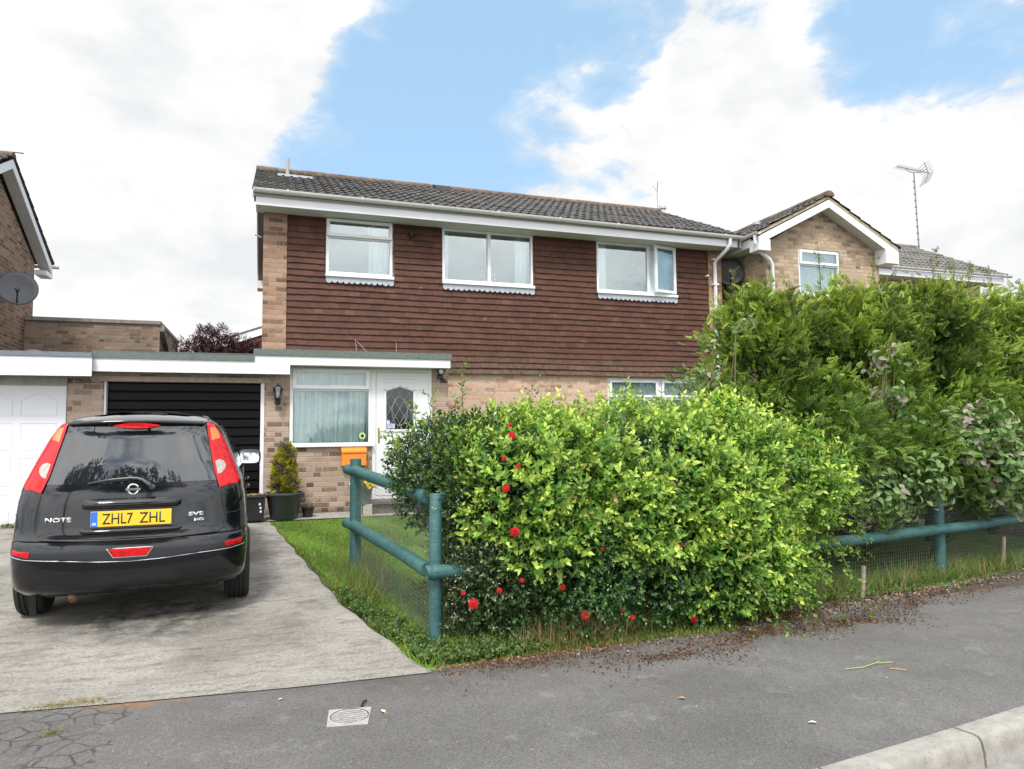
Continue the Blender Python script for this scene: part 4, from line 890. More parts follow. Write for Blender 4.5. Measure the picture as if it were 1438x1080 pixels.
mb = MB(); mb.box(12.05, 17.42, 12.60, 12.62, 4.82, 4.97); mb.build('wing_fascia', M['fascia'], RH); MB().box(12.05, 17.42, 12.62, 13.0, 4.825, 4.832).build('wing_soffit', M['soffit'], RH)
mb = MB(); gutter_x(mb, 12.2, 17.6, 12.55, 5.03, .055); mb.build('wing_gutter', M['gutter'], RH, autos=40)
mb = MB(); frame_rect(mb, 13.2, 14.3, 3.7, 4.6, 13.0, 13.06, .06); fw = mb.build('window', M['upvc'], RH); pane(fw, 13.26, 14.24, 3.76, 4.54, 13.03, M['glass_low']); curtain(fw, 13.2, 14.3, 3.7, 4.6, 13.15, M['net'], 8, .03, seed=31)
mb = MB(); mb.tube([(17.28, 12.86, 4.72), (17.28, 12.86, 0)], .035, 8).build('downpipe', M['upvc'], RH)
dish((8.86, 12.05, 4.44), (-.45, -.85, .25), .29, 'grey satellite dish in the corner between the tiled house and the tan brick gable', 9.11)
# tall television aerial on the right-hand roof
A_ = thing('television_aerial', (17.6, 15.1, 6.3), 'tall ribbed mast with a yagi television aerial above the right-hand roof', 'aerial')
def at(px_z): return px_z
mb = MB(); mb.tube([(17.62, 15.15, 6.1), (17.56, 15.15, 8.60)], .018, 8)
for k in range(11): z = 6.45+k*.19; mb.lathe((17.62-.08*(z-6.1)/2.4, 15.15, z), [(.03, 0), (.03, .03)], 8)
mb.build('mast', plain('banded grey mast', (.22, .19, .20), .5, .3), A_)
mb = MB(); p0 = Vector((16.92, 15.15, 8.72)); p1 = Vector((18.16, 15.15, 8.66)); mb.tube([p0, p1], .010, 6)
for k in range(16): p = p0.lerp(p1, k/19); mb.tube([p+Vector((-.05, -.14, .0)), p+Vector((.05, .14, .0))], .005, 5)
mb.tube([(17.25, 15.15, 8.68), (17.45, 15.15, 8.60), (17.8, 15.15, 8.64)], .008, 5)
for s in (1, -1):
    for k in range(5): mb.tube([(18.08-.035*k, 14.95, 8.66+s*(.03+.062*k)), (18.18-.035*k, 15.4, 8.60+s*(.03+.062*k))], .006, 4)
    mb.tube([(18.12, 15.15, 8.66), (17.97, 15.15, 8.66+s*.32)], .009, 5)
mb.build('yagi', plain('dark aluminium', (.16, .15, .16), .5, .5), A_)
# ============================================================ the parked hatchback (local: x across, y forward from the rear bumper, z up)
CAR = bpy.data.objects.new('parked_car', None); COL.objects.link(CAR); CAR.location = (-.945, 5.95, -.185); CAR.rotation_euler = (R(2.6), 0, R(2.0))
tag(CAR, 'black hatchback with red tail lamps and a yellow number plate parked on the drive', 'car'); ORG[CAR.name] = Vector((0, 0, 0))
def itp(z, tab):
    a_ = [a for a, _ in tab]; b_ = [b for _, b in tab]; return float(np.mean(np.interp([z-.022, z-.011, z, z+.011, z+.022], a_, b_)))
def smooth_tab(tab):
    from itertools import pairwise
    return tab
WT = [(.26, .775), (.285, .795), (.32, .808), (.40, .818), (.55, .825), (.66, .822), (.80, .816), (.92, .804), (1.0, .786), (1.08, .758), (1.20, .712), (1.32, .662), (1.42, .618), (1.48, .578), (1.52, .52), (1.55, .42), (1.57, .26), (1.58, .05)]
RRT = [(.26, .10), (.285, .035), (.32, .015), (.40, .004), (.50, .0), (.60, .004), (.66, .03), (.70, .055), (.80, .07), (.92, .085), (1.0, .10), (1.06, .125), (1.20, .185), (1.32, .24), (1.42, .285), (1.46, .295), (1.495, .29), (1.52, .36), (1.55, .60), (1.57, .95), (1.58, 1.3)]
FFT = [(.26, 3.90), (.45, 4.03), (.65, 4.02), (.80, 3.93), (.92, 3.72), (1.0, 3.35), (1.06, 3.05), (1.2, 2.72), (1.32, 2.42), (1.42, 2.15), (1.48, 1.95), (1.52, 1.75), (1.55, 1.6), (1.57, 1.5), (1.58, 1.4)]
def wob(z): return itp(z, WT)*(.982 if z < 1.0 else .99)
def yr(x, z, n=3.1, Rr=.34):
    q = min(1., abs(x)/wob(z)); return itp(z, RRT)+Rr*(1-(max(0., 1-q**n))**(1/n))
def xs(y, z, n=3.1, Rr=.34, Rf=.8):
    wd = wob(z); r0 = itp(z, RRT); f0 = itp(z, FFT)
    if y < r0+Rr: q = max(0., min(1., (r0+Rr-y)/Rr)); return wd*(max(0., 1-q**n))**(1/n)
    if y > f0-Rf: q = max(0., min(1., (y-f0+Rf)/Rf)); return wd*(max(0., 1-q**2.4))**(1/2.4)
    return wd
def paint():
    m, t, b = newmat('black car paint'); P = t.pos()
    t.put(b.inputs['Base Color'], (.0035, .004, .0055)); b.inputs['Roughness'].default_value = .22; b.inputs['Coat Weight'].default_value = 1; b.inputs['Coat Roughness'].default_value = .04
    b.inputs['Specular IOR Level'].default_value = .12
    t.put(b.inputs['Roughness'], t.ramp(t.noise(P, 3, 5), [(.3, .18), (.7, .34)]))
    t.put(b.inputs['Coat Roughness'], t.ramp(t.noise(P, 6, 6, .7), [(.35, .03), (.7, .10)]))
    return m
M['paint'] = paint(); M['trim'] = plain('satin black trim', (.022, .024, .030), .33, var=.1, vs=5); M['tyre'] = plain('tyre rubber', (.018, .018, .018), .8, var=.2, vs=30)
M['red_lens'] = plain('red lens', (.50, .006, .009), .22, spec=.25, coat=.25, var=.35, vs=26); M['amber_lens'] = plain('amber lens', (.85, .16, .02), .2, coat=1); M['clear_lens'] = plain('clear lens', (.36, .31, .29), .2, coat=.4, var=.3, vs=50)
m_, t, b = newmat('privacy glass'); t.put(b.inputs['Base Color'], (.012, .014, .017)); b.inputs['Roughness'].default_value = .02; b.inputs['Specular IOR Level'].default_value = .5; b.inputs['Coat Weight'].default_value = 1; b.inputs['Coat Roughness'].default_value = .0; b.inputs['Coat IOR'].default_value = 1.55; b.inputs['IOR'].default_value = 1.5; M['car_glass'] = m_
M['chrome'] = plain('chrome', (.78, .79, .8), .14, 1); M['silver_letter'] = plain('silver lettering', (.62, .63, .65), .3, .6)
# body shell: stacked outlines, wheel arches cut out
zs = sorted(set([.26, .27, .285, .30, .32, .36, .40, .46, .50, .56, .60, .63, .648, .655, .662, .69, .72, .75, .78, .81, .84, .88, .92, .95, .98, 1.01, 1.04, 1.07, 1.10, 1.14, 1.18, 1.22, 1.26, 1.30, 1.34, 1.38, 1.42, 1.45, 1.465, 1.48, 1.50, 1.52, 1.54, 1.55, 1.56, 1.57, 1.58]))
NX, NY = 72, 40; mb = MB(); ring = None
for z in zs:
    r0 = itp(z, RRT); f0 = itp(z, FFT); wd = wob(z); pts = []
    ts = [math.sin(math.pi/2*(i/(NX/2)-1)) for i in range(NX+1)]
    groove = .010 if abs(z-.655) < .001 else 0
    for q in ts: pts.append((wd*q, yr(wd*q, z)+groove, z))
    for i in range(1, NY): y = r0+.34+(f0-.8-r0-.34)*i/NY; pts.append((wd, y, z))
    for q in ts[::-1]: qq = abs(q); pts.append((wd*q, f0-.8*(1-(max(0, 1-qq**2.4))**(1/2.4)), z))
    for i in range(NY-1, 0, -1): y = r0+.34+(f0-.8-r0-.34)*i/NY; pts.append((-wd, y, z))
    ring = len(pts); mb.v += pts
for j in range(len(zs)-1): mb.f += [(j*ring+i, j*ring+(i+1) % ring, (j+1)*ring+(i+1) % ring, (j+1)*ring+i) for i in range(ring)]
mb.f.append(tuple(range(ring))[::-1]); mb.f.append(tuple(range((len(zs)-1)*ring, len(zs)*ring)))
body = mb.build('body', M['paint'], CAR, smooth=True)
cut = MB()
for y in (.70, 3.30):
    for s in (-1, 1): cut.lathe((s*.84, y, .30), [(0, -.28), (.365, -.28), (.365, .28), (0, .28)], 40, 'x')
cutter = cut.build('cutter', M['tyre'])
bo = body.modifiers.new('arches', 'BOOLEAN'); bo.operation = 'DIFFERENCE'; bo.object = cutter; bo.solver = 'EXACT'
bpy.context.view_layer.update()
dg = bpy.context.evaluated_depsgraph_get(); nm = bpy.data.meshes.new_from_object(body.evaluated_get(dg)); body.modifiers.clear(); body.data = nm; bpy.data.objects.remove(cutter)
nm.polygons.foreach_set('use_smooth', [True]*len(nm.polygons)); nm.set_sharp_from_angle(angle=R(38))
def poly_rows(pts, nr, nc, zr=None):
    """fill polygon (u, z) with a grid by rows"""
    z0 = min(p[1] for p in pts); z1 = max(p[1] for p in pts); rows = []
    for j in range(nr+1):
        z = z0+1e-4+(z1-z0-2e-4)*j/nr; X = []
        for a, b in zip(pts, pts[1:]+pts[:1]):
            if (a[1]-z)*(b[1]-z) <= 0 and a[1] != b[1]: X.append(a[0]+(b[0]-a[0])*(z-a[1])/(b[1]-a[1]))
        rows.append([(min(X)+(max(X)-min(X))*i/nc, z) for i in range(nc+1)])
    return rows
def patch(name, pts, off, mat, parent=CAR, side=None, nr=14, nc=16, depth=.012, smooth=True):
    """thin shell lying on the body. side None: rear face (x,z); side +-1: flank (y,z)"""
    rows = poly_rows(pts, nr, nc); mb = MB(); k = nc+1
    for d in (off, off-depth):
        for r_ in rows:
            for u, z in r_:
                if side is None: mb.v.append((u, yr(u, z)-d, z))
                else: mb.v.append((side*(xs(u, z)+d), u, z))
    n = (nr+1)*k
    mb.f += [(j*k+i, j*k+i+1, (j+1)*k+i+1, (j+1)*k+i) for j in range(nr) for i in range(nc)]
    mb.f += [(n+j*k+i, n+(j+1)*k+i, n+(j+1)*k+i+1, n+j*k+i+1) for j in range(nr) for i in range(nc)]
    edge = [i for i in range(k)]+[j*k+nc for j in range(1, nr+1)]+[nr*k+i for i in range(nc-1, -1, -1)]+[j*k for j in range(nr-1, 0, -1)]
    mb.f += [(edge[i], edge[(i+1) % len(edge)], n+edge[(i+1) % len(edge)], n+edge[i]) for i in range(len(edge))]
    return mb.build(name, mat, parent, autos=35)
def seam(pts, r=.0035, mat=None, parent=CAR, name='panel_gap', off=.0, side=None, closed=False):
    mb = MB(); P_ = []
    for (a, b) in zip(pts, pts[1:]+(pts[:1] if closed else [])):
        for q in range(8): P_.append((a[0]+(b[0]-a[0])*q/8, a[1]+(b[1]-a[1])*q/8))
    if not closed: P_.append(pts[-1])
    mb.tube([((u, yr(u, z)-off, z) if side is None else (side*(xs(u, z)+off), u, z)) for u, z in P_], r, 6)
    return mb.build(name, mat or M['black_plastic'], parent, smooth=True)
# tailgate glass, roof spoiler, lamps
patch('tailgate_glass', [(-.585, 1.055), (.585, 1.055), (.565, 1.10), (.487, 1.46), (.47, 1.475), (-.47, 1.475), (-.487, 1.46), (-.565, 1.10)], .004, M['car_glass'], nr=18, nc=28)
mb = MB(); k = 31
for row, (dy, z, ww) in enumerate(((.30, 1.512, .50), (-.005, 1.508, .485), (-.03, 1.498, .478), (-.028, 1.484, .474), (.06, 1.476, .472))):
    for i in range(k):
        u = -1+2*i/(k-1); x = ww*u; mb.v.append((x, yr(x, 1.47)+dy+(.0 if row else .0), z+.022*(1-abs(u)**2.2)*(1 if row < 4 else .2)+ (.028*(1-abs(u)**2.5) if row == 0 else 0)))
mb.f = [(j*k+i, j*k+i+1, (j+1)*k+i+1, (j+1)*k+i) for j in range(4) for i in range(k-1)]
mb.build('roof_spoiler', M['paint'], CAR, smooth=True)
for s in (-1, 1):
    out = [(.602, 1.00), (.70, 1.012), (.748, 1.03), (.748, 1.08), (.728, 1.15), (.695, 1.21), (.655, 1.30), (.61, 1.39), (.555, 1.47), (.53, 1.505), (.487, 1.508), (.497, 1.44), (.56, 1.12)]
    tl = patch('tail_lamp', [(s*a, b) for a, b in out], .016, M['red_lens'], nr=26, nc=10, depth=.03)
    tl['label'] = 'red tail lamp with amber top and clear reversing lens'
    patch('amber_lens', [(s*a, b) for a, b in [(.53, 1.36), (.59, 1.37), (.585, 1.42), (.55, 1.465), (.512, 1.465)]], .019, M['amber_lens'], tl, nr=8, nc=6, depth=.01)
    patch('reversing_lens', [(s*a, b) for a, b in [(.583, 1.10), (.612, 1.11), (.636, 1.14), (.640, 1.172), (.622, 1.20), (.59, 1.212), (.562, 1.205)]], .020, M['clear_lens'], tl, nr=10, nc=8, depth=.01)
    seam([(s*a, b) for a, b in [(.602, 1.00), (.56, 1.12), (.497, 1.44)]], .005)
mb = MB(); arc = [(-.165+.33*i/20, (1-abs(-1+i/10)**2)) for i in range(21)]
pts = [(x, 0, 1.497-.013+.020*h) for x, h in arc]+[(x, 0, 1.483-.022*h) for x, h in arc[::-1][1:-1]]
mb.prism([(p[0], yr(p[0], 1.47)-.045, p[2]) for p in pts], (0, .06, 0)); mb.build('brake_lamp', M['red_lens'], CAR, bevel=.003)
MB().lathe((-.19, yr(-.19, 1.5)-.034, 1.492), [(0, -.008), (.008, -.006), (.008, .01)], 10, 'y').build('washer_jet', M['black_plastic'], CAR)
# tailgate outline and number plate recess
seam([(-.60, 1.0), (-.635, .80), (-.625, .70), (-.585, .668), (-.3, .655), (0, .650), (.3, .655), (.585, .668), (.625, .70), (.635, .80), (.60, 1.0)], .006)
seam([(-.80, .835), (-.72, .80), (-.64, .795)], .003); seam([(.64, .80), (.72, .80), (.80, .84)], .003)
patch('plate_recess', [(-.335, .765), (-.31, .735), (.31, .735), (.335, .765), (.325, .875), (-.325, .875)], .003, M['trim'], nr=8, nc=20, depth=.006)
mb = MB(); k = 31; pr = [(.0, .872), (-.030, .878), (-.046, .892), (-.044, .915), (-.028, .938), (.0, .952)]
for dy, z in pr:
    for i in range(k):
        u = -1+2*i/(k-1); x = .345*u; f = (1-abs(u)**6); mb.v.append((x, yr(x, .93)+dy*f+.006*(1-f), .872+(z-.872)*(.80+.20*f)))
mb.f = [(j*k+i, j*k+i+1, (j+1)*k+i+1, (j+1)*k+i) for j in range(5) for i in range(k-1)]
mb.build('tailgate_handle', M['paint'], CAR, smooth=True)
mb = MB(); k = 31
for dy, z in [(-.002, .735), (-.030, .725), (-.035, .71), (-.02, .695), (.005, .688)]:
    for i in range(k): u = -1+2*i/(k-1); x = .355*u; f = (1-abs(u)**6); mb.v.append((x, yr(x, .71)+dy*f+.01*(1-f), z))
mb.f = [(j*k+i, j*k+i+1, (j+1)*k+i+1, (j+1)*k+i) for j in range(4) for i in range(k-1)]
mb.build('tailgate_lip', M['paint'], CAR, smooth=True)
py = yr(0, .80)-.022
pl_ = MB().box(-.268, .268, py, py+.008, .748, .862).build('number_plate', plain('plate yellow', (.86, .52, .03), .35, coat=.5), CAR, bevel=.004)
MB().box(-.266, -.222, py-.0012, py, .750, .860).build('plate_band', plain('plate blue', (.03, .16, .62), .4), pl_)
def text(s, h, x0, z, y, mat, parent, w=None, ext=.001, bold=.0, ang=0, sx=1):
    cu = bpy.data.curves.new('txt', 'FONT'); cu.body = s; cu.size = 1; cu.extrude = 0; cu.offset = bold
    o = bpy.data.objects.new('txt', cu); COL.objects.link(o); bpy.context.view_layer.update()
    me = bpy.data.meshes.new_from_object(o.evaluated_get(bpy.context.evaluated_depsgraph_get())); bpy.data.objects.remove(o)
    xs_ = [v.co.x for v in me.vertices]; ys_ = [v.co.y for v in me.vertices]; a, b, c, d = min(xs_), max(xs_), min(ys_), max(ys_)
    k = h/(d-c); kx = (w/(b-a)) if w else k*sx
    bm = bmesh.new(); bm.from_mesh(me)
    r = bmesh.ops.extrude_face_region(bm, geom=bm.faces[:]); top = [g for g in r['geom'] if isinstance(g, bmesh.types.BMVert)]
    for v in top: v.co.z = 1
    for v in bm.verts:
        q = v.co.z; u, vv = (v.co.x-a)*kx, (v.co.y-c)*k
        v.co = Vector((x0+u, y-ext*q, z+vv)) if not callable(y) else Vector((x0+u, y(x0+u, z+vv)-ext*q, z+vv))
    bmesh.ops.recalc_face_normals(bm, faces=bm.faces); bm.to_mesh(me); bm.free(); me.materials.clear(); me.materials.append(mat)
    return link('lettering', me, parent)
blk = plain('plate black', (.012, .012, .012), .5)
text('ZHL7', .079, -.192, .7655, py, blk, pl_, w=.200, ext=.0012, bold=.006); text('ZHL', .079, .052, .7655, py, blk, pl_, w=.172, ext=.0012, bold=.006)
text('GB', .018, -.257, .762, py-.0012, plain('plate white', (.85, .85, .85), .4), pl_, w=.026, ext=.001, bold=.03)
yb = lambda x, z: yr(x, z)-.004
text('NOTE', .033, -.563, .790, yb, M['silver_letter'], CAR, w=.170, ext=.006, bold=.03)
text('SVE', .029, .384, .797, yb, M['silver_letter'], CAR, w=.106, ext=.006, bold=.03)
text('MO', .022, .424, .757, yb, M['silver_letter'], CAR, w=.068, ext=.006, bold=.03)
# round chrome badge with a bar across
mb = MB(); cz = 1.012; cy = yr(0, cz)-.006
for q in range(28):
    a, b = q*2*math.pi/28, (q+1)*2*math.pi/28; mb.tube([(.036*math.cos(a), cy, cz+.036*math.sin(a)), (.036*math.cos(b), cy, cz+.036*math.sin(b))], .0065, 6)
mb.box(-.050, .050, cy-.008, cy, cz-.0085, cz+.0085); mb.build('badge', M['chrome'], CAR, autos=40)
text('NISSAN', .009, -.030, cz-.0045, cy-.008, blk, CAR, w=.060, ext=.0008, bold=.02)
# wiper
mb = MB(); wy = lambda x, z, d: (x, yr(x, z)-d, z)
mb.tube([wy(.128, 1.028, .03), wy(.10, 1.052, .036), wy(.06, 1.082, .036), wy(.03, 1.092, .036), wy(-.02, 1.096, .034), wy(-.15, 1.088, .03), wy(-.275, 1.068, .025)], [.017, .015, .012, .011, .010, .008, .006], 8)
mb.tube([wy(-.30, 1.062, .012), wy(-.1, 1.078, .014), wy(.0, 1.083, .014)], .007, 6); mb.lathe(wy(.13, 1.024, .02), [(0, -.022), (.020, -.018), (.022, .02)], 14, 'y')
mb.build('rear_wiper', plain('satin wiper arm', (.055, .057, .06), .32), CAR, smooth=True)
# bumper insert, reflectors, fog lamp
patch('bumper_insert', [(-.80, .605), (-.79, .55), (-.68, .535), (-.45, .525), (-.2, .505), (0, .498), (.2, .505), (.45, .525), (.68, .535), (.79, .55), (.80, .605), (.4, .605), (0, .600), (-.4, .605)], .004, M['trim'], nr=8, nc=48, depth=.01)
seam([(-.79, .548), (-.68, .533), (-.45, .523), (-.2, .503), (0, .496), (.2, .503), (.45, .523), (.68, .533), (.79, .548)], .0028, M['silver_letter'], name='bumper_crease')
for s in (-1, 1): patch('reflector', [(s*.655, .548), (s*.76, .552), (s*.775, .60), (s*.64, .598)], .009, M['red_lens'], nr=4, nc=8, depth=.01)
patch('fog_lamp', [(-.145, .59), (-.105, .535), (.105, .535), (.145, .59)], .012, M['red_lens'], nr=6, nc=12, depth=.012)
seam([(-.152, .594), (-.109, .529), (.109, .529), (.152, .594)], .003, M['silver_letter'], name='fog_lamp_surround', closed=True, off=.006)
# side glass, doors, fuel flap, handles, mirrors
for s in (-1, 1):
    patch('quarter_glass', [(.42, 1.12), (.78, 1.05), (.86, 1.40), (.66, 1.43)], .003, M['car_glass'], side=s, nr=8, nc=8)
    patch('side_glass', [(.86, 1.02), (1.60, .99), (1.62, 1.45), (.94, 1.44)], .003, M['car_glass'], side=s, nr=8, nc=10)
    patch('side_glass', [(1.68, .99), (2.62, .98), (2.52, 1.18), (2.1, 1.43), (1.70, 1.45)], .003, M['car_glass'], side=s, nr=8, nc=10)
    seam([(.84, 1.46), (.80, 1.02), (1.05, .85), (1.12, .45), (1.2, .27)], .004, side=s); seam([(1.65, 1.47), (1.66, .8), (1.62, .27)], .004, side=s); seam([(2.75, 1.0), (2.80, .6), (2.70, .27)], .004, side=s)
    seam([(.80, 1.0), (2.8, .955)], .008, M['trim'], name='waist_trim', side=s, off=.002)
    for yy in (1.10, 1.80):
        mb = MB(); mb.tube([(s*(xs(yy, .89)-.01), yy, .89), (s*(xs(yy, .89)+.03), yy+.02, .89), (s*(xs(yy, .89)+.034), yy+.16, .89), (s*(xs(yy, .89)-.01), yy+.19, .89)], .012, 8); mb.build('door_handle', M['paint'], CAR, smooth=True)
    seam([(.60, 1.515), (1.2, 1.53), (2.0, 1.50)], .014, M['trim'], name='roof_rail', side=s, off=-.02)
    # mirror
    mz, my = 1.035, 2.38; X = s*(xs(my, mz)-.02)
    mb = MB(); mb.tube([(X, my+.05, mz-.045), (X+s*.05, my+.03, mz-.02)], .03, 10)
    mb.v = mb.v; k0 = len(mb.v); prof = [(0.0, .62), (.02, .92), (.05, 1.0), (.09, .9), (.12, .55), (.13, .02)]
    cxm = X+s*.10; seg = 20
    for d, f in prof:
        for q in range(seg):
            a = 2*math.pi*q/seg; cu_, sn = math.cos(a), math.sin(a); e = .5
            mb.v.append((cxm+.118*f*abs(cu_)**e*(1 if cu_ > 0 else -1), my+d-.01, mz+.035+.082*f*abs(sn)**e*(1 if sn > 0 else -1)))
    mb.f += [(k0+i*seg+q, k0+i*seg+(q+1) % seg, k0+(i+1)*seg+(q+1) % seg, k0+(i+1)*seg+q) for i in range(5) for q in range(seg)]
    mir = mb.build('door_mirror', M['trim'], CAR, smooth=True)
    mb = MB(); pts = []
    for q in range(seg):
        a = 2*math.pi*q/seg; cu_, sn = math.cos(a), math.sin(a); pts.append((cxm+.098*abs(cu_)**.5*(1 if cu_ > 0 else -1), my-.016+.018*(1 if sn > 0 else -1)*abs(sn)**.5, mz+.035+.064*abs(sn)**.5*(1 if sn > 0 else -1)))
    mb.prism(pts, (0, .006, 0)); mb.build('mirror_glass', plain('mirror glass', (.42, .44, .46), .03, 1), mir)
patch('fuel_flap', [(.60, .90), (.72, .90), (.74, .98), (.70, 1.03), (.60, 1.02), (.57, .96)], .002, M['paint'], side=1, nr=6, nc=6)
seam([(.60, .90), (.72, .90), (.74, .98), (.70, 1.03), (.60, 1.02), (.57, .96)], .003, side=1, closed=True)
# arch lips
for s in (-1, 1):
    for y in (.70, 3.30):
        mb = MB(); mb.tube([(s*(xs(y+.37*math.cos(R(a)), .30+.37*math.sin(R(a)))-.004), y+.37*math.cos(R(a)), .30+.37*math.sin(R(a))) for a in range(0, 181, 12)], .012, 6); mb.build('arch_lip', M['paint'], CAR, smooth=True)
# wheels
for s in (-1, 1):
    for y in (.70, 3.30):
        c = (s*.735, y, .300)
        prof = [(.19, -.095), (.215, -.098), (.26, -.100), (.285, -.092), (.297, -.078), (.302, -.06)]
        for g in (-.052, -.018, .018, .052): prof += [(.303, g-.008), (.294, g-.006), (.294, g+.006), (.303, g+.008)]
        prof += [(.302, .06), (.297, .078), (.285, .092), (.26, .100), (.215, .098), (.19, .095)]
        wh = MB().lathe(c, prof, 44, 'x').build('wheel', M['tyre'], CAR, autos=30); wh['label'] = 'black tyre on a steel rim'
        mb = MB(); mb.lathe(c, [(.0, s*.055), (.05, s*.06), (.06, s*.07), (.13, s*.05), (.165, s*.065), (.192, s*.092), (.196, s*.092), (.192, -s*.09), (.15, -s*.05), (0, -s*.05)], 30, 'x'); mb.build('rim', M['steel'], wh, autos=35)
# underside and exhaust
MB().box(-.60, .60, .30, 3.7, .20, .34).build('underbody', M['black_plastic'], CAR, bevel=.02)
mb = MB(); mb.tube([(-.40, .42, .245), (-.40, .22, .24), (-.38, .12, .225)], .032, 14).tube([(-.60, .60, .25), (-.28, .60, .25)], .085, 16); mb.build('exhaust', plain('rusty exhaust', (.20, .14, .09), .5, .6, var=.4, vs=20), CAR, smooth=True)
mb = MB(); mb.tube([(-.66, .25, .26), (-.66, .28, .10)], .03, 4); mb.box(-.73, -.56, .98, .985, .10, .30); mb.build('mud_flap', M['black_plastic'], CAR)
# ============================================================ fences of round green rails
def post(mb, x, y, z0, z1, r, lean=0):
    mb.tube([(x, y, z0), (x+lean*.5, y, (z0+z1)/2), (x+lean, y, z1-.006), (x+lean, y, z1)], [r, r, r, r*.9], 18)
def rail(mb, pts, r):
    n = []
    for a, b in zip(pts, pts[1:]):
        a = Vector(a); b = Vector(b)
        for q in range(5): n.append(a.lerp(b, q/5))
    n.append(Vector(pts[-1])); n = [p+Vector((0, 0, .004*math.sin(i*1.7))) for i, p in enumerate(n)]
    a, b = n[0], n[1]; c, d = n[-2], n[-1]
    n = [a, a+(b-a).normalized()*.012]+n[1:-1]+[d-(d-c).normalized()*.012, d]
    mb.tube(n, [r*.86]+[r*(1+.02*math.sin(i*2.1)) for i in range(len(n)-2)]+[r*.86], 20)
def netting(parent, line, z0, z1, cell=.030, r=.0011):
    mb = MB(); pts = [Vector((*p, 0)) for p in line]; L = [0]
    for a, b in zip(pts, pts[1:]): L.append(L[-1]+(b-a).length)
    def P_(s):
        for i in range(len(L)-1):
            if s <= L[i+1]+1e-6: return pts[i].lerp(pts[i+1], (s-L[i])/(L[i+1]-L[i]))
        return pts[-1]
    def wire(a, b):
        a = Vector(a); b = Vector(b); d = (b-a).normalized(); o1 = d.orthogonal().normalized()*r; o2 = d.cross(o1)
        k = len(mb.v); mb.v += [tuple(a+o1), tuple(a-o1*.5+o2*.87), tuple(a-o1*.5-o2*.87), tuple(b+o1), tuple(b-o1*.5+o2*.87), tuple(b-o1*.5-o2*.87)]; mb.f += [(k+i, k+(i+1) % 3, k+3+(i+1) % 3, k+3+i) for i in range(3)]
    s = 0
    def bow(s_, z): return .018*math.sin(s_*2.3+z*3)+.01*math.sin(s_*7)
    while s < L[-1]:
        p = P_(s); g = gz(p.y); prev = None
        for q in range(6):
            z = g+z0+(z1-z0)*q/5; c = (p.x, p.y+bow(s, z), z)
            if prev: wire(prev, c)
            prev = c
        s += cell
    nz = int((z1-z0)/cell)
    for j in range(nz+1):
        z = z0+(z1-z0)*j/nz; prev = None; m = max(2, int(L[-1]/.25))
        for q in range(m+1):
            s = L[-1]*q/m; p = P_(s); zz = gz(p.y)+z; c = (p.x, p.y+bow(s, zz), zz)
            if prev: wire(prev, c)
            prev = c
    return mb.build('wire_netting', M['net_wire'], parent)
M['net_wire'] = plain('fine galvanised netting', (.20, .22, .21), .5, .3)
GP = M['green_paint']
F1 = thing('rail_fence', (.9, 6.2, -.2), 'green two-rail fence running from the drive back towards the house', 'fence')
post_ = MB(); post(post_, .835, 7.22, -.2, .985, .055); post_.build('post', GP, F1, autos=40)
mb = MB(); rail(mb, [(.775, 7.42, .872), (.835, 7.13, .862), (1.09, 5.07, .775)], .052); mb.build('rail', GP, F1, autos=40)
mb = MB(); rail(mb, [(.768, 7.42, .335), (.835, 7.13, .325), (1.085, 5.06, .262)], .052); mb.build('rail', GP, F1, autos=40)
netting(F1, [(.84, 7.2), (1.12, 5.04)], -.02, .96)
mb = MB(); post(mb, 1.0, 6.52, -.22, .02, .016); tag(mb.build('timber_peg', M['stake'], origin=(1, 6.52, -.17), autos=40), 'short weathered wooden peg in the grass under the drive-side rails', 'peg')
F2 = thing('rail_fence', (3.8, 5.15, -.25), 'green two-rail fence along the footway half buried in the hedges', 'fence')
for x, y, z1, r in ((1.128, 4.985, .80, .045), (2.65, 5.03, .80, .055), (4.165, 5.10, .80, .055), (6.325, 5.38, .78, .052), (8.6, 5.75, .8, .055)):
    mb = MB(); post(mb, x, y, gz(y)-.1, z1, r, .01); mb.build('post', GP, F2, autos=40)
mb = MB(); rail(mb, [(1.06, 4.93, .260), (1.128, 4.93, .258), (2.65, 4.95, .235), (4.165, 5.03, .225), (6.325, 5.30, .238), (7.75, 5.52, .255)], .052); mb.build('rail', GP, F2, autos=40)
mb = MB(); rail(mb, [(1.16, 5.06, .76), (2.65, 5.1, .755), (4.165, 5.17, .752), (6.325, 5.45, .73), (8.6, 5.83, .75)], .052); mb.build('rail', GP, F2, autos=40)
netting(F2, [(1.13, 5.0), (4.165, 5.12), (6.325, 5.39), (8.6, 5.77)], -.02, .92, cell=.034)
for (x, y, h, lean, lab) in ((4.93, 4.98, .26, .03, 'short grey stake leaning at the foot of the hedge left of the bare fence post'), (7.15, 5.36, .32, .04, 'grey wooden stake at the far right end of the roadside fence')):
    mb = MB(); mb.tube([(x, y, gz(y)-.03), (x+lean, y, gz(y)+h-.004), (x+lean, y, gz(y)+h)], [.021, .019, .014], 8); tag(mb.build('timber_stake', M['stake'], origin=(x, y, gz(y)), autos=40), lab, 'stake')

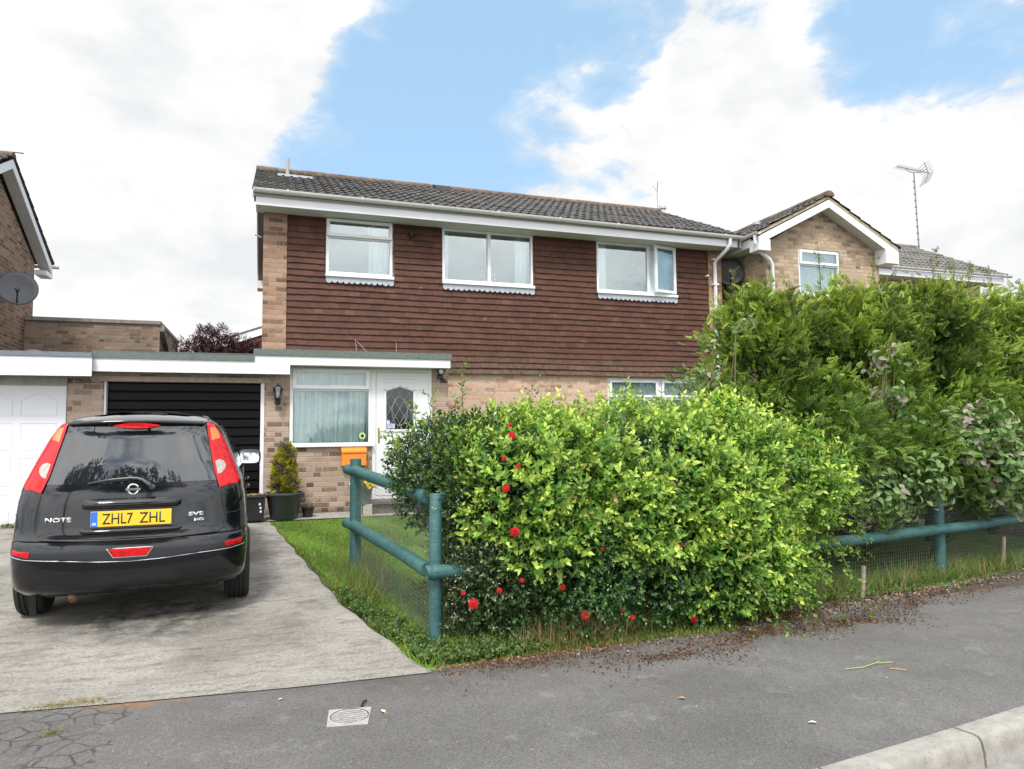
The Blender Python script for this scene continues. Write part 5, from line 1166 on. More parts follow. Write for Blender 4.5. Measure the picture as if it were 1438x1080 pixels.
# ============================================================ pots and small things by the wall
def gravelish(): pass
PT = thing('plant_pot', (.24, 10.56, .06), 'large dark grey tapered plastic pot by the brick pier holding a dwarf conifer', 'plant pot')
mb = MB(); mb.lathe((.235, 10.56, .065), [(0, 0), (.178, 0), (.186, .01), (.232, .285), (.237, .29), (.243, .318), (.262, .325), (.268, .345), (.262, .362), (.243, .362), (.236, .34), (.225, .30), (.2, .29)], 40); mb.build('pot', M['grey_plastic'], PT, autos=40)
MB().lathe((.235, 10.56, .365), [(.238, 0), (.15, .012), (0, .018)], 20).build('soil', M['soil'], PT, smooth=True)
BX = thing('recycling_box', (-.17, 10.5, .06), 'black plastic recycling box with odd rubbish on top against the garage door', 'box')
mb = MB(); mb.prism([(-.30, 10.38, .06), (-.035, 10.38, .06), (-.015, 10.36, .39), (-.32, 10.36, .39)], (0, .30, 0)); mb.box(-.335, .0, 10.345, 10.68, .375, .405); mb.build('box', M['black_plastic'], BX, bevel=.010)
mb = MB(); 
for (a, b, c) in ((-.14, 10.38, .44), (-.12, 10.375, .41), (-.14, 10.376, .385)): pass
for (x, z) in ((-.085, .29), (-.075, .24), (-.072, .19)): mb.box(x-.012, x+.012, 10.357, 10.36, z-.014, z+.014)
mb.build('recycling_mark', M['upvc'], BX)
mb = MB()
for i in range(7): x = -.25+i*.033; mb.tube([(x, 10.45+.03*math.sin(i*2), .41), (x+.07, 10.40+.03*math.cos(i), .425+.012*math.sin(i*3))], .012, 6)
tag(mb.build('garden_rubbish', plain('dry brown bark', (.22, .15, .09), .9, var=.4, vs=40), origin=(-.15, 10.45, .41)), 'dry brown twigs and bark lying on top of the black box', 'rubbish')
mb = MB(); mb.lathe((.56, 10.62, .06), [(0, 0), (.065, 0), (.085, .12), (.095, .125), (.095, .145), (.08, .14), (.0, .12)], 20); o = mb.build('flower_pot', M['black_plastic'], origin=(.56, 10.62, .06), autos=40); tag(o, 'small black pot with a dry sprig beside the large grey pot', 'plant pot')
sv = [MB().tube([(.56, 10.62, .17), (.60, 10.6, .26), (.66+.02*i, 10.58, .30+.02*i)], .004, 5) for i in range(2)]
mb = MB(); mb.v = sv[0].v; mb.f = sv[0].f
for i in range(5): mb.quad((.62+.015*i, 10.59, .27+.012*i), (.65+.015*i, 10.57, .28+.014*i), (.66+.012*i, 10.58, .30+.01*i))
x_ = mb.build('dry_sprig', plain('orange dry leaf', (.42, .22, .05), .8), None); x_.parent = o; ORG[x_.name] = Vector((.56, 10.62, .06))
for v in x_.data.vertices: v.co -= Vector((.56, 10.62, .06))
PL = thing('flower_planter', (1.31, 10.6, .22), 'grey ribbed metal planter of pansies standing on blocks between window and step', 'planter')
mb = MB(); seg = 40; prof = [(0, .215), (.115, .215), (.150, .42), (.156, .425), (.156, .44), (.146, .44), (.135, .40), (0, .40)]
for r_, h in prof:
    for k in range(seg): a = 2*math.pi*k/seg; rr_ = r_*(1+.025*math.cos(a*14)) if .2 < h < .43 else r_; mb.v.append((1.31+rr_*math.cos(a), 10.6+rr_*math.sin(a), h))
mb.f = [(i*seg+k, i*seg+(k+1) % seg, (i+1)*seg+(k+1) % seg, (i+1)*seg+k) for i in range(7) for k in range(seg)]; mb.build('tub', plain('grey galvanised tub', (.16, .185, .20), .5, .3, var=.2, vs=15), PL, autos=50)
for x0 in (1.17, 1.32): tag(MB().box(x0, x0+.135, 10.5, 10.7, .055, .212).build('concrete_block', plain('pale stone block', (.42, .38, .32), .9, var=.2, vs=20), origin=(x0+.06, 10.6, .06), bevel=.008), 'pale block under the grey flower planter, ' + ('left of the pair' if x0 < 1.2 else 'right of the pair'), 'block', 'blocks under the flower planter')
# water stop-tap cover let into the footway
MH = thing('inspection_cover', (.43, 3.95, -.25), 'small square stop-tap cover with an oval hatched lid set in the footway', 'manhole cover')
z = -.249; Q = [(.316, 4.02), (.552, 3.995), (.508, 3.775), (.318, 3.755)]; Q = [(.310, 4.03), (.548, 4.00), (.520, 3.775), (.330, 3.755)]
mb = MB().prism([(x, y, z-.01) for x, y in [(.300, 3.80), (.503, 3.765), (.552, 3.985), (.330, 4.02)]], (0, 0, .014)); mb.build('surround', plain('pale cast surround', (.31, .30, .285), .7, var=.12, vs=30, dirt=((.16, .11, .07), 12, .62)), MH, bevel=.003)
cx, cy = .425, 3.893; mb = MB(); mb.lathe((cx, cy, z+.0045), [(0, 0), (.092, 0), (.096, .0005), (.100, .002), (.103, .0), (.103, -.004)], 40); lid = mb.build('lid', plain('worn grey iron', (.33, .32, .30), .7, 0, var=.3, vs=40, dirt=((.16, .12, .09), 14, .62)), MH, smooth=True)
mb = MB(); dk = plain('dirt in the hatching', (.05, .045, .04), .9)
for s in (1, -1):
    for k in range(-5, 6):
        c = k*.0165 if s > 0 else k*.024; half = math.sqrt(max(0, .086**2-c*c)); d = Vector((math.cos(R(45*s+8)), math.sin(R(45*s+8)), 0)); q = Vector((-d.y, d.x, 0)); P0 = Vector((cx, cy, z+.005))+q*c
        mb.prism([P0-d*half-q*.0009, P0+d*half-q*.0009, P0+d*half+q*.0009, P0-d*half+q*.0009], (0, 0, .0003 if s > 0 else .0005))
for q in range(40):
    a, b = q*2*math.pi/40, (q+1)*2*math.pi/40; mb.prism([(cx+r_*math.cos(t_), cy+r_*math.sin(t_), z+.0046) for r_, t_ in ((.094, a), (.100, a), (.100, b), (.094, b))], (0, 0, .0018))
mb.build('hatching', dk, MH)
# litter on the footway
mb = MB(); mb.tube([(3.372, 3.564, -.243), (3.50, 3.545, -.240), (3.62, 3.575, -.238), (3.736, 3.555, -.240)], .0024, 5).tube([(3.62, 3.575, -.24), (3.68, 3.60, -.238)], .0016, 5)
tag(mb.build('green_twig', plain('green twig', (.30, .42, .12), .6), origin=(3.55, 3.56, -.245)), 'fresh green twig lying on the footway at the right', 'twig')
tag(MB().tube([(3.636, 3.477, -.243), (3.681+.02, 3.415, -.243)], .0032, 5).build('brown_twig', plain('tan twig', (.42, .24, .10), .8), origin=(3.65, 3.45, -.245)), 'short tan stick beside the green twig on the footway', 'twig')
tag(MB().tube([(.50, 4.0, -.243), (.512, 4.04, -.236), (.535, 4.07, -.24)], .006, 5).build('black_twig', M['black_plastic'], origin=(.5, 4.0, -.245)), 'curled black scrap at the back corner of the stop-tap cover', 'litter')
def fallen(x, y, s, col, lab, rot=0, cat='leaf', group=None):
    v, f = leaf_geo(s, s*.5, .2); mb = MB(); mb.add([(x+p[0]*math.cos(rot)-p[1]*math.sin(rot), y+p[0]*math.sin(rot)+p[1]*math.cos(rot), gz(y)+.006+abs(p[2])) for p in v], [(0, 2, 1), (0, 3, 2), (1, 2, 4), (2, 3, 4)])
    tag(mb.build('fallen_leaf', plain('leaf '+lab[:12], col, .8), origin=(x, y, gz(y)), smooth=True), lab, cat, group)
fallen(2.20, 3.49, .055, (.42, .19, .06), 'curled orange leaf alone in the middle of the footway', 1.2)
fallen(2.632, 2.982, .05, (.60, .58, .48), 'pale dry leaf on the footway just above the kerb', 1.3)
fallen(.607, 3.87, .05, (.52, .58, .22), 'yellow green leaf on the footway right of the stop-tap cover', .3)
fallen(.10, 4.28, .035, (.50, .55, .18), 'tiny yellow green leaf at the joint of drive and footway', 2.3)
for i, (px_, py_) in enumerate(((2.62, 2.60), (2.70, 2.622), (2.77, 2.628), (2.86, 2.66), (2.66, 2.57), (2.56, 2.55))):
    pass
# ============================================================ plants
LM = leafmat('leaf', .42, .30); LMG = leafmat('glossy leaf', .25, .18, .5); CM = leafmat('conifer frond', .6, .22, .25); GM = leafmat('grass blade', .55, .35, .25)
def jit(base, n, a=.18): b = np.asarray(base, float); return np.clip(b[None]*(1+a*(rng.random((n, 1))*2-1))*(1+.08*(rng.random((n, 3))*2-1)), 0, 1)
def outward(D, upbias=.35, jitter=.45): d = D+rng.normal(size=D.shape)*jitter*.6+np.array([0, 0, upbias]); return d
def stems(parent, base, tips, r, mat, name='stem'):
    mb = MB()
    for i, tp in enumerate(tips):
        b = Vector(base[i % len(base)]); tp = Vector(tp); mid = b.lerp(tp, .5)+Vector((random.uniform(-.08, .08), random.uniform(-.08, .08), .05)); mb.tube([b, mid, tp], [r, r*.7, r*.3], 7)
    return mb.build(name, mat, parent, smooth=True)
privet = [shoot(random.choice([3, 4, 5]), random.uniform(.12, .18), random.uniform(.045, .062), random.uniform(.026, .034), spread=64) for _ in range(5)]
small = [shoot(5, .10, .022, .011, spread=58, stemr=.0009) for _ in range(4)]
eu = [shoot(4, .085, .034, .019, spread=55, cup=.1) for _ in range(4)]
def clump(P, D, amp, f=1.):
    # pushes clumps of growth in and out; returns new points and how far out each one stands (0..1)
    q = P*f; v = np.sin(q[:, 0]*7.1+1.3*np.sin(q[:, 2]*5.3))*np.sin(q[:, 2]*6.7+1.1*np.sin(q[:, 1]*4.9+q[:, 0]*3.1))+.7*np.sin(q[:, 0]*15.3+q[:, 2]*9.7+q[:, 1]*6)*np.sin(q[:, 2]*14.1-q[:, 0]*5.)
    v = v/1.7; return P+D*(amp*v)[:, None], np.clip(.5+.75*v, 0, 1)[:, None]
# --- lime-green hedge shrub
HS = thing('hedge_shrub', (3.3, 5.5, -.24), 'broad lime green leafy hedge spilling over the roadside fence in the middle of the picture', 'hedge')
hb = [(3.0, 5.30, .72, 1.10, .76, .66), (2.10, 5.20, .78, .72, .60, .50), (3.65, 5.35, .68, .88, .72, .66), (4.15, 5.30, .74, .60, .58, .48), (3.2, 5.15, .35, 1.0, .62, .55), (2.4, 5.05, .42, .55, .42, .40), (3.3, 5.8, .92, 1.2, .5, .50), (2.1, 5.6, .95, .8, .5, .38), (1.80, 5.02, .80, .46, .42, .44), (1.95, 4.95, .45, .36, .34, .34), (3.75, 4.88, .10, .36, .34, .40), (3.35, 4.80, .15, .42, .32, .40), (2.75, 4.95, .62, .35, .35, .32), (3.55, 4.85, .62, .32, .3, .28)]
P, D = blobs_pts(hb, 7600, .76, 1.06, front=5.4)
keep = (P[:, 2] > gz(4.6)+.12) & ~((P[:, 0] < 3.0) & (P[:, 2] < .30) & (P[:, 1] < 5.3)); P, D = P[keep], D[keep]; n = len(P)
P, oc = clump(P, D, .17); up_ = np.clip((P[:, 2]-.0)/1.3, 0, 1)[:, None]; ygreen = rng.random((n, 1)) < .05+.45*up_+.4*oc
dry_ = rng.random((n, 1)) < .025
base = np.where(ygreen, [[.17, .30, .040]], [[.085, .21, .036]])*(1+.25*(rng.random((n, 1))-.5)); tip = np.where(ygreen, [[.64, .76, .15]], [[.38, .58, .10]])*(.58+.65*oc)*(1+.3*(rng.random((n, 1))-.5)); tip = np.where(dry_, [[.40, .28, .12]], tip)  # recessed tips darker: shade put into colour; outer new growth is lighter too
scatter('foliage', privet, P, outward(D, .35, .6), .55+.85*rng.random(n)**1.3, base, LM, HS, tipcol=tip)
# denser inner growth, darkened so that shade is put into its colour
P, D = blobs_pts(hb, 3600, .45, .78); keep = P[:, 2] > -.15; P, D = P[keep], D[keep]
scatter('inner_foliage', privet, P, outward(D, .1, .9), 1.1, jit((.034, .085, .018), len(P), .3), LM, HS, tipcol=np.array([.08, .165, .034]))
stems(HS, [(2.6, 5.4, -.2), (3.2, 5.45, -.2), (3.9, 5.4, -.2), (4.4, 5.4, -.2)], [(b[0]+random.uniform(-.4, .4), b[1]+random.uniform(-.3, .2), b[2]+random.uniform(-.1, .3)) for b in hb*2], .016, M['bark'])
# long whippy sprays hanging out to the right and standing above the top
def spray(pts, nsh, sc_, b, tcol, name='spray', parent=HS, tm=privet, stemr=.0035, mat=None, spread_=.6):
    pts = [Vector(p) for p in pts]; MB_ = MB(); MB_.tube(pts, [stemr]*(len(pts)-1)+[stemr*.3], 5)
    st = MB_.build('twig', M['twig'], parent, smooth=True)
    P = []; Dd = []
    for i in range(nsh):
        f = (i+.5)/nsh*(len(pts)-1); k = min(int(f), len(pts)-2); p = pts[k].lerp(pts[k+1], f-k); d = (pts[k+1]-pts[k]).normalized()
        P.append(p); rv = Vector(rng.normal(size=3)); Dd.append(d*.5+(rv-d*rv.dot(d)).normalized()*spread_)
    n = len(P); return scatter(name, tm, P, Dd, sc_*(.7+.5*rng.random(n))*(1.1-.4*np.arange(n)/n), jit(b, n), mat or LM, parent, tipcol=np.array(tcol))
M['twig'] = plain('green brown twig', (.13, .12, .05), .8, var=.2, vs=30)
spray([(1.50, 5.55, 1.25), (1.50, 5.6, 1.50), (1.49, 5.6, 1.80)], 15, .8, (.10, .18, .03), (.28, .40, .08))
spray([(1.20, 5.5, 1.15), (1.215, 5.5, 1.38), (1.19, 5.5, 1.54)], 9, .75, (.10, .18, .03), (.28, .40, .08)); spray([(1.12, 5.5, 1.15), (1.09, 5.5, 1.35), (1.09, 5.5, 1.47)], 8, .75, (.10, .18, .03), (.28, .40, .08)); spray([(.97, 5.45, .95), (.93, 5.45, 1.12), (.90, 5.45, 1.24)], 6, .85, (.12, .2, .03), (.30, .42, .08))
spray([(2.12, 5.7, 1.20), (2.13, 5.7, 1.42), (2.15, 5.7, 1.66)], 20, .8, (.16, .18, .03), (.34, .38, .08)); spray([(2.0, 5.6, 1.2), (2.03, 5.6, 1.36), (2.06, 5.6, 1.45)], 8, .5, (.2, .16, .04), (.4, .26, .09)); spray([(2.25, 5.7, 1.2), (2.30, 5.7, 1.36), (2.38, 5.7, 1.44)], 8, .5, (.2, .16, .04), (.4, .30, .09)); spray([(1.72, 5.6, 1.2), (1.75, 5.6, 1.40), (1.74, 5.6, 1.54)], 7, .45, (.25, .16, .05), (.42, .30, .10))
rs = random.Random(5)
for i in range(34):                            # loose shoots breaking the outline of the top and the right-hand end
    if i < 20: x = 1.9+i*.155; y = 5.5+rs.uniform(-.2, .3); z = 1.25+.12*math.sin(x*2)+rs.uniform(-.03, .06); spray([(x, y, z-.1), (x+rs.uniform(-.05, .08), y, z+.05), (x+rs.uniform(-.12, .16), y, z+rs.uniform(.10, .34)*(1.1-.16*max(0, x-1.9)))], 9, .7, (.10, .19, .03), (.36, .48, .09))
    else: a = (i-20)/13; x = 4.45+.25*math.sin(a*3); z = 1.05-a*.85; spray([(x-.1, 5.10, z), (x+.15, 4.98, z+.03), (x+rs.uniform(.25, .42), 4.92, z-rs.uniform(.0, .14))], 9, .8, (.09, .18, .03), (.34, .46, .085))
for (x, y, z) in ((3.25, 4.75, .1), (3.35, 4.6, .0), (4.05, 4.75, .05), (3.7, 4.65, .05), (4.35, 4.85, .1)):
    spray([(x, y, z+.25), (x+.03, y-.25, z+.10), (x+.05+rs.uniform(-.05, .1), y-.45, -.20)], 16, .85, (.09, .18, .03), (.34, .48, .085))
# --- dark evergreen at the left end, cream-edged lower down
ES = thing('evergreen_shrub', (1.45, 5.5, -.23), 'dark glossy evergreen shrub with cream-edged lower leaves at the left end of the hedge', 'shrub')
eb = [(1.42, 5.52, .98, .50, .50, .34), (1.75, 5.55, 1.02, .5, .45, .36), (1.28, 5.45, .80, .34, .42, .30), (1.70, 5.35, .78, .35, .38, .38), (1.40, 5.15, .80, .26, .24, .24)]
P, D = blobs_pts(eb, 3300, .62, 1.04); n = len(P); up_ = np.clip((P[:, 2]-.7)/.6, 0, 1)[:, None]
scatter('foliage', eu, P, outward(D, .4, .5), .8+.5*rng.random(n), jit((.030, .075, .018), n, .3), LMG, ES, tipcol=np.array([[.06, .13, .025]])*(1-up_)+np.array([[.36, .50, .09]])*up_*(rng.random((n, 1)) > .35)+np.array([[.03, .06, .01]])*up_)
vb = [(1.62, 4.82, .26, .20, .14, .20), (1.43, 4.84, .27, .15, .09, .13), (1.48, 5.20, .42, .30, .30, .28), (1.45, 5.15, .10, .26, .28, .30), (1.62, 5.05, .25, .34, .28, .40), (1.5, 5.05, -.08, .30, .22, .2), (1.40, 5.10, .68, .22, .22, .2)]
P, D = blobs_pts(vb, 3000, .5, 1.04, zmin=-.2); n = len(P); vr = rng.random((n, 1)) < .45
scatter('variegated_foliage', small, P, outward(D, .3, .7), 1.0+.4*rng.random(n), jit((.035, .07, .022), n, .3), LMG, ES, tipcol=np.where(vr, [[.46, .47, .28]], [[.06, .10, .03]]))
stems(ES, [(1.4, 5.45, -.2), (1.6, 5.5, -.2)], [(b[0], b[1], b[2]) for b in eb+vb]*2, .014, M['bark'])
# --- red rose along the front
RB = thing('rose_bush', (2.4, 5.0, -.24), 'rose bush with red blooms and dark leaves growing through the front of the hedge', 'rose bush')
rb = [(2.15, 4.88, .32, .44, .26, .42), (2.7, 4.82, .12, .52, .26, .34), (2.45, 4.85, .45, .5, .22, .26), (1.85, 4.92, .50, .30, .24, .40), (3.1, 4.75, .0, .34, .22, .24), (2.2, 4.80, -.02, .34, .20, .22), (1.70, 4.92, .12, .24, .2, .3), (1.75, 5.1, 1.05, .3, .3, .2)]
rose = [shoot(4, .10, .036, .020, spread=65, cup=.12) for _ in range(4)]
P, D = blobs_pts(rb, 3800, .55, 1.05, zmin=-.2); n = len(P)
scatter('foliage', rose, P, outward(D, .2, .7), .75+.45*rng.random(n), jit((.035, .095, .025), n, .3), LMG, RB, tipcol=jit((.13, .24, .065), n, .4))
stems(RB, [(2.2, 5.2, -.24), (2.6, 5.2, -.24), (1.9, 5.2, -.24)], [(b[0], b[1], b[2]) for b in rb]*3, .008, M['twig'])
pet = plain('red petals', (.36, .007, .010), .7, spec=.2, var=.6, vs=55); 
def bloom(x, y, z, r):
    mb = MB(); d = Vector((-x*.3, -1, .25)).normalized(); a = d.orthogonal().normalized(); b = d.cross(a); c0 = Vector((x, y, z))
    for ringi, (m, rr_, tl) in enumerate(((7, 1., .15), (6, .78, .45), (5, .5, .75), (3, .25, .9))):
        for k in range(m):
            t_ = 2*math.pi*(k/m)+ringi*.5+random.uniform(-.15, .15); u = a*math.cos(t_)+b*math.sin(t_); w_ = d.cross(u)
            p0 = c0+d*r*.1*ringi; p1 = p0+u*r*rr_*.62+d*r*tl*.45; p2 = p0+u*r*rr_+d*r*tl*.35
            h = r*rr_*.5; k0 = len(mb.v); mb.v += [tuple(p0), tuple(p1+w_*h), tuple(p1-w_*h), tuple(p2+w_*h*.6), tuple(p2-w_*h*.6)]; mb.f += [(k0, k0+1, k0+2), (k0+1, k0+3, k0+4, k0+2)]
    mb.build('bloom', pet, RB, smooth=True)
Mr = np.array([[0.9456321, -0.01271274, 0.32498973], [-0.32507992, -0.06812278, 0.94322974], [-0.01014817, 0.99759595, 0.06855174]])
for (x, y, z, r) in ((1.62, 4.72, 1.203, 0.040), (1.52, 4.56, 0.851, 0.036), (1.58, 4.56, 0.559, 0.044), (1.51, 4.56, 1.051, 0.022), (1.30, 4.60, 0.100, 0.045), (2.11, 4.60, -0.048, 0.044), (2.98, 4.60, -0.157, 0.036), (1.48, 4.60, 0.173, 0.024), (1.64, 4.60, 0.227, 0.022), (1.94, 4.60, 0.156, 0.026), (2.40, 4.60, -0.039, 0.020), (2.47, 4.60, -0.095, 0.024), (2.86, 4.56, 0.402, 0.024), (1.23, 4.60, 0.175, 0.020), (1.61, 4.56, 0.996, 0.022), (1.61, 4.72, 1.277, 0.022), (2.23, 4.56, 0.406, 0.016)):
    bloom(x, y, z, r*.74)
# --- conifers of the tall hedge
def frond(L=.10, n=7):
    V = []; F = []; T = []
    def c(s): return (0, 0, 0)
    bend = lambda s: (0, -.28*L*s*s*1.4, L*s)
    for i in range(n):
        s = (i+.5)/n; p = Vector(bend(s)); ln = L*.42*(1-.72*s)+.008
        for sd_ in (-1, 1):
            dv = Vector((sd_*.72, -.25*s-.1, .68)).normalized(); w_ = .0085*(1-.3*s)
            q = p+dv*ln; mid = p+dv*ln*.5; nrm_ = Vector((-dv.z*sd_, 0, dv.x*sd_)).normalized()
            k = len(V); V += [tuple(p), tuple(mid+nrm_*w_), tuple(q-Vector((0, .006, 0))), tuple(mid-nrm_*w_)]; F += [(k, k+1, k+2), (k, k+2, k+3)]; T += [s*.5, .35+s*.5, .8+.2*s, .35+s*.5]
    k = len(V); V += [(-.002, 0, 0), (.002, 0, 0), bend(1.05)]; F.append((k, k+1, k+2)); T += [0, 0, 1]
    return np.array(V), np.array(F), np.array(T)
FR = [frond(.085+.012*i, 5+i % 2) for i in range(4)]
def conifer(x, y, h, r, n, label, seed, tone=1., zb=.25, lean=0):
    T_ = thing('conifer', (x, y, gz(y)), label, 'conifer', 'conifers of the tall boundary hedge'); g = gz(y)
    MB().tube([(x, y, g-.1), (x+.02, y, g+h*.5), (x+lean, y, g+h*.9)], [.075, .05, .012], 10).build('trunk', M['bark'], T_, smooth=True)
    # main boughs sweep up and out; fronds sit in clumps along them
    B = MB(); nb = 150; C = []; rr_ = random.Random(seed)
    for i in range(nb):
        f = zb/h+(1-zb/h)*(i/nb)**.9; a = i*2.39996+rr_.uniform(-.3, .3); z0 = g+h*f*.93; R0 = r*(1-f**3.0)**.62*rr_.uniform(.62, 1.22)+.03
        if f < .2: R0 *= .75
        tip_ = Vector((x+lean*f+math.cos(a)*R0, y+math.sin(a)*R0*.9, z0+R0*rr_.uniform(.10, .55)+(rr_.uniform(0, .34) if f > .72 else 0))); b0 = Vector((x+lean*f, y, z0-.1)); m_ = b0.lerp(tip_, .55)+Vector((0, 0, -.05))
        if i % 2 == 0: B.tube([b0, m_, tip_], [.013, .008, .003], 5)
        C.append((b0, m_, tip_))
    B.build('limbs', M['bark'], T_, smooth=True)
    per = n//nb; P = []; Dd = []; dark = []
    for (b0, m_, tip_) in C:
        bt = rr_.uniform(-.45, .28)
        ax = (tip_-b0).normalized()
        for k in range(per):
            s = .42+.6*rr_.random()**.75; p = (m_.lerp(tip_, (s-.5)*2) if s > .5 else b0.lerp(m_, s*2)); sp = .15*(1.2-s*.6)
            q = p+Vector((rr_.gauss(0, sp), rr_.gauss(0, sp), rr_.gauss(0, sp*.8))); P.append(q)
            o = (q-Vector((x, y, q.z))); o = o.normalized() if o.length > .01 else Vector((0, -1, 0))
            Dd.append(ax*.2+o*.55+Vector((rr_.gauss(0, .55), rr_.gauss(0, .5), rr_.gauss(.22, .5)))); dark.append(s+bt)
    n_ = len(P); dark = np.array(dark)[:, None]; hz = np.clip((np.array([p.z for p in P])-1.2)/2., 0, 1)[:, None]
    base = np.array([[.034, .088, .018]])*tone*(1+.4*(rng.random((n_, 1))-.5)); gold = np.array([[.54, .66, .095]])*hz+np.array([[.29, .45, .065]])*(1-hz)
    tip = gold*np.clip((dark-.35)*1.6, .08, 1)*tone*(1+.5*(rng.random((n_, 1))-.5))  # inner fronds and some boughs darkened: shade of gaps put into the colour
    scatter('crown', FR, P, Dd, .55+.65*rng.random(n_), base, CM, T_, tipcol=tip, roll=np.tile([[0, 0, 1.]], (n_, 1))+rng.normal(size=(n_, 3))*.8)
    # low boughs that hang over the fence rails
    m = n//5; P2, D2 = blobs_pts([(x, 5.72, 1.02, .62, .66, .50), (x-.35, 5.45, .92, .34, .42, .32), (x+.4, 5.55, .86, .36, .42, .34)], m, .35, 1.1)
    if h > 2: scatter('hanging_fronds', FR, P2, D2*.6+np.array([0, -.35, -.15])+rng.normal(size=(m, 3))*.45, .6+.6*rng.random(m), np.array([[.035, .07, .014]])*(1+.4*(rng.random((m, 1))-.5)), CM, T_, tipcol=np.array([[.20, .33, .048]])*(.22+1.0*rng.random((m, 1))))
    return T_
conifer(5.33, 6.62, 2.80, .88, 14000, 'leftmost conifer of the tall hedge with golden tips in front of the tan house corner', 1, 1.0)
conifer(6.5, 6.6, 2.92, .98, 15000, 'conifer under the gable window, second from the left in the tall hedge', 2, 1.05)
conifer(7.7, 6.65, 3.08, 1.0, 15000, 'tallest conifer below the television mast, third in the tall hedge', 3, .95)
conifer(8.95, 6.8, 3.02, 1.05, 13000, 'fourth conifer of the tall hedge near the right edge of the picture', 4, 1.0)
conifer(10.2, 7.3, 3.2, 1.05, 6000, 'conifer cut by the right edge of the picture', 5, .95)
conifer(5.9, 6.15, 1.35, .62, 1500, 'low young conifer growing through behind the roadside rail', 6, .9, .1)
# bare leaders and wisps poking above the conifers
for (x, y, z, h) in ((5.05, 6.8, 2.7, .40), (6.35, 6.85, 2.95, .62), (6.45, 6.7, 2.6, .55), (8.25, 6.9, 3.15, .48), (8.6, 6.9, 3.15, .3), (9.4, 7, 3.1, .35), (7.2, 6.9, 3.1, .3), (5.5, 6.8, 2.75, .25), (9.0, 7, 3.2, .3)):
    own = min([o for o in COL.objects if o.get('category') == 'conifer' and not o.parent], key=lambda o: abs(o.location.x-x))
    pts = [Vector((x, y, z)), Vector((x+random.uniform(-.04, .04), y, z+h*.5)), Vector((x+random.uniform(-.08, .08), y, z+h))]
    mbt = MB().tube(pts, [.006, .004, .0015], 5)
    for k in range(9): p = pts[0].lerp(pts[2], .25+.08*k); mbt.tube([p, p+Vector((random.uniform(-.09, .09), random.uniform(-.04, .04), .06))], .0018, 4)
    mbt.build('leader', M['twig'], own)
    Pq = [pts[0].lerp(pts[2], random.uniform(.0, .9))+Vector((random.gauss(0, .03), random.gauss(0, .03), 0)) for _ in range(26)]
    scatter('wisp', FR, Pq, [Vector((random.gauss(0, .6), random.gauss(0, .5), 1)) for _ in Pq], .45, jit((.07, .11, .025), 26), CM, own, tipcol=np.array([.18, .20, .05]))
# --- broad-leaved shrub with drooping green and pinkish leaves
def big(L=.07, W=.036, n=7, droop=1.):
    V = []; F = []; T = []
    ln = .20
    for i in range(3):
        z = ln*i/2
        for k in range(3): a = k*2.094; V.append((math.cos(a)*.002, math.sin(a)*.002, z)); T.append(0)
    for i in range(2):
        for k in range(3): p, q = i*3+k, i*3+(k+1) % 3; F += [(p, q, q+3), (p, q+3, p+3)]
    for i in range(n):
        f = (i+.5)/n; az = i*2.4; v = np.array([(0, 0, 0), (-W*.5, L*.35, .1*W), (-W*.38, L*.68, .0), (0, L, -.25*L), (W*.38, L*.68, 0), (W*.5, L*.35, .1*W), (0, L*.5, -.12*W)]); fs = [(0, 6, 1), (1, 6, 2), (2, 6, 3), (3, 6, 4), (4, 6, 5), (5, 6, 0)]
        Mx = Matrix.Rotation(az, 3, 'Z') @ Matrix.Rotation(-.3*droop+random.uniform(-.3, .3), 3, 'X'); b = len(V)
        for p in v: q = Mx @ Vector(p); V.append((q.x, q.y, q.z+ln*f)); T.append(f)
        F += [tuple(b+j for j in f_) for f_ in fs]
    return np.array(V), np.array(F), np.array(T)
BIG = [big(.065+.008*i, .036+.003*i) for i in range(4)]
def broad(name, label, blobs, n, pinkfrac, s=1., base=None):
    T_ = thing(name, base or (blobs[0][0], blobs[0][1], -.2), label, 'shrub')
    P, D = blobs_pts(blobs, n, .3, 1.05); pk = rng.random((n, 1)) < pinkfrac*(.3+1.2*np.clip((P[:, 2:3]-P[:, 2].min())/(np.ptp(P[:, 2])+.01), 0, 1))
    c = np.where(pk, [[.25, .22, .18]], [[.07, .15, .045]]); tc = np.where(pk, [[.33, .29, .245]], [[.19, .29, .10]])
    scatter('foliage', BIG, P, outward(D, .25, .6), s*(.8+.5*rng.random(n)), c*(1+.4*(rng.random((n, 1))-.5)), LM, T_, tipcol=tc)
    g = (T_.location.x, T_.location.y, T_.location.z); stems(T_, [g], [(b[0], b[1], b[2]) for b in blobs]*2+[tuple(p) for p in P[:14]], .006, M['twig'], 'branches'); return T_
broad('broadleaf_shrub', 'broad-leaved shrub with green and dusty pink leaves beside the bare fence post', [(6.72, 5.20, .86, .36, .28, .32), (6.95, 5.30, 1.0, .32, .25, .30), (7.05, 5.25, .66, .38, .25, .28), (6.75, 5.2, 1.2, .25, .2, .2)], 270, .27, base=(6.9, 6.0, -.2))
broad('broadleaf_shrub', 'small clump of drooping leaves over the lower rail left of the bare post', [(5.55, 5.15, .62, .30, .2, .20), (5.25, 5.2, .50, .22, .2, .16), (5.9, 5.2, .75, .3, .2, .2)], 90, .15, .9, base=(5.6, 6.0, -.2))
broad('broadleaf_shoot', 'tall broad-leaved shoot with pinkish tip leaves standing in the middle of the conifer hedge', [(5.95, 5.55, 1.60, .10, .1, .17), (6.0, 5.6, 1.88, .08, .08, .12), (6.0, 5.5, 1.34, .12, .1, .12)], 26, .45, .95, base=(6.1, 6.1, -.2))
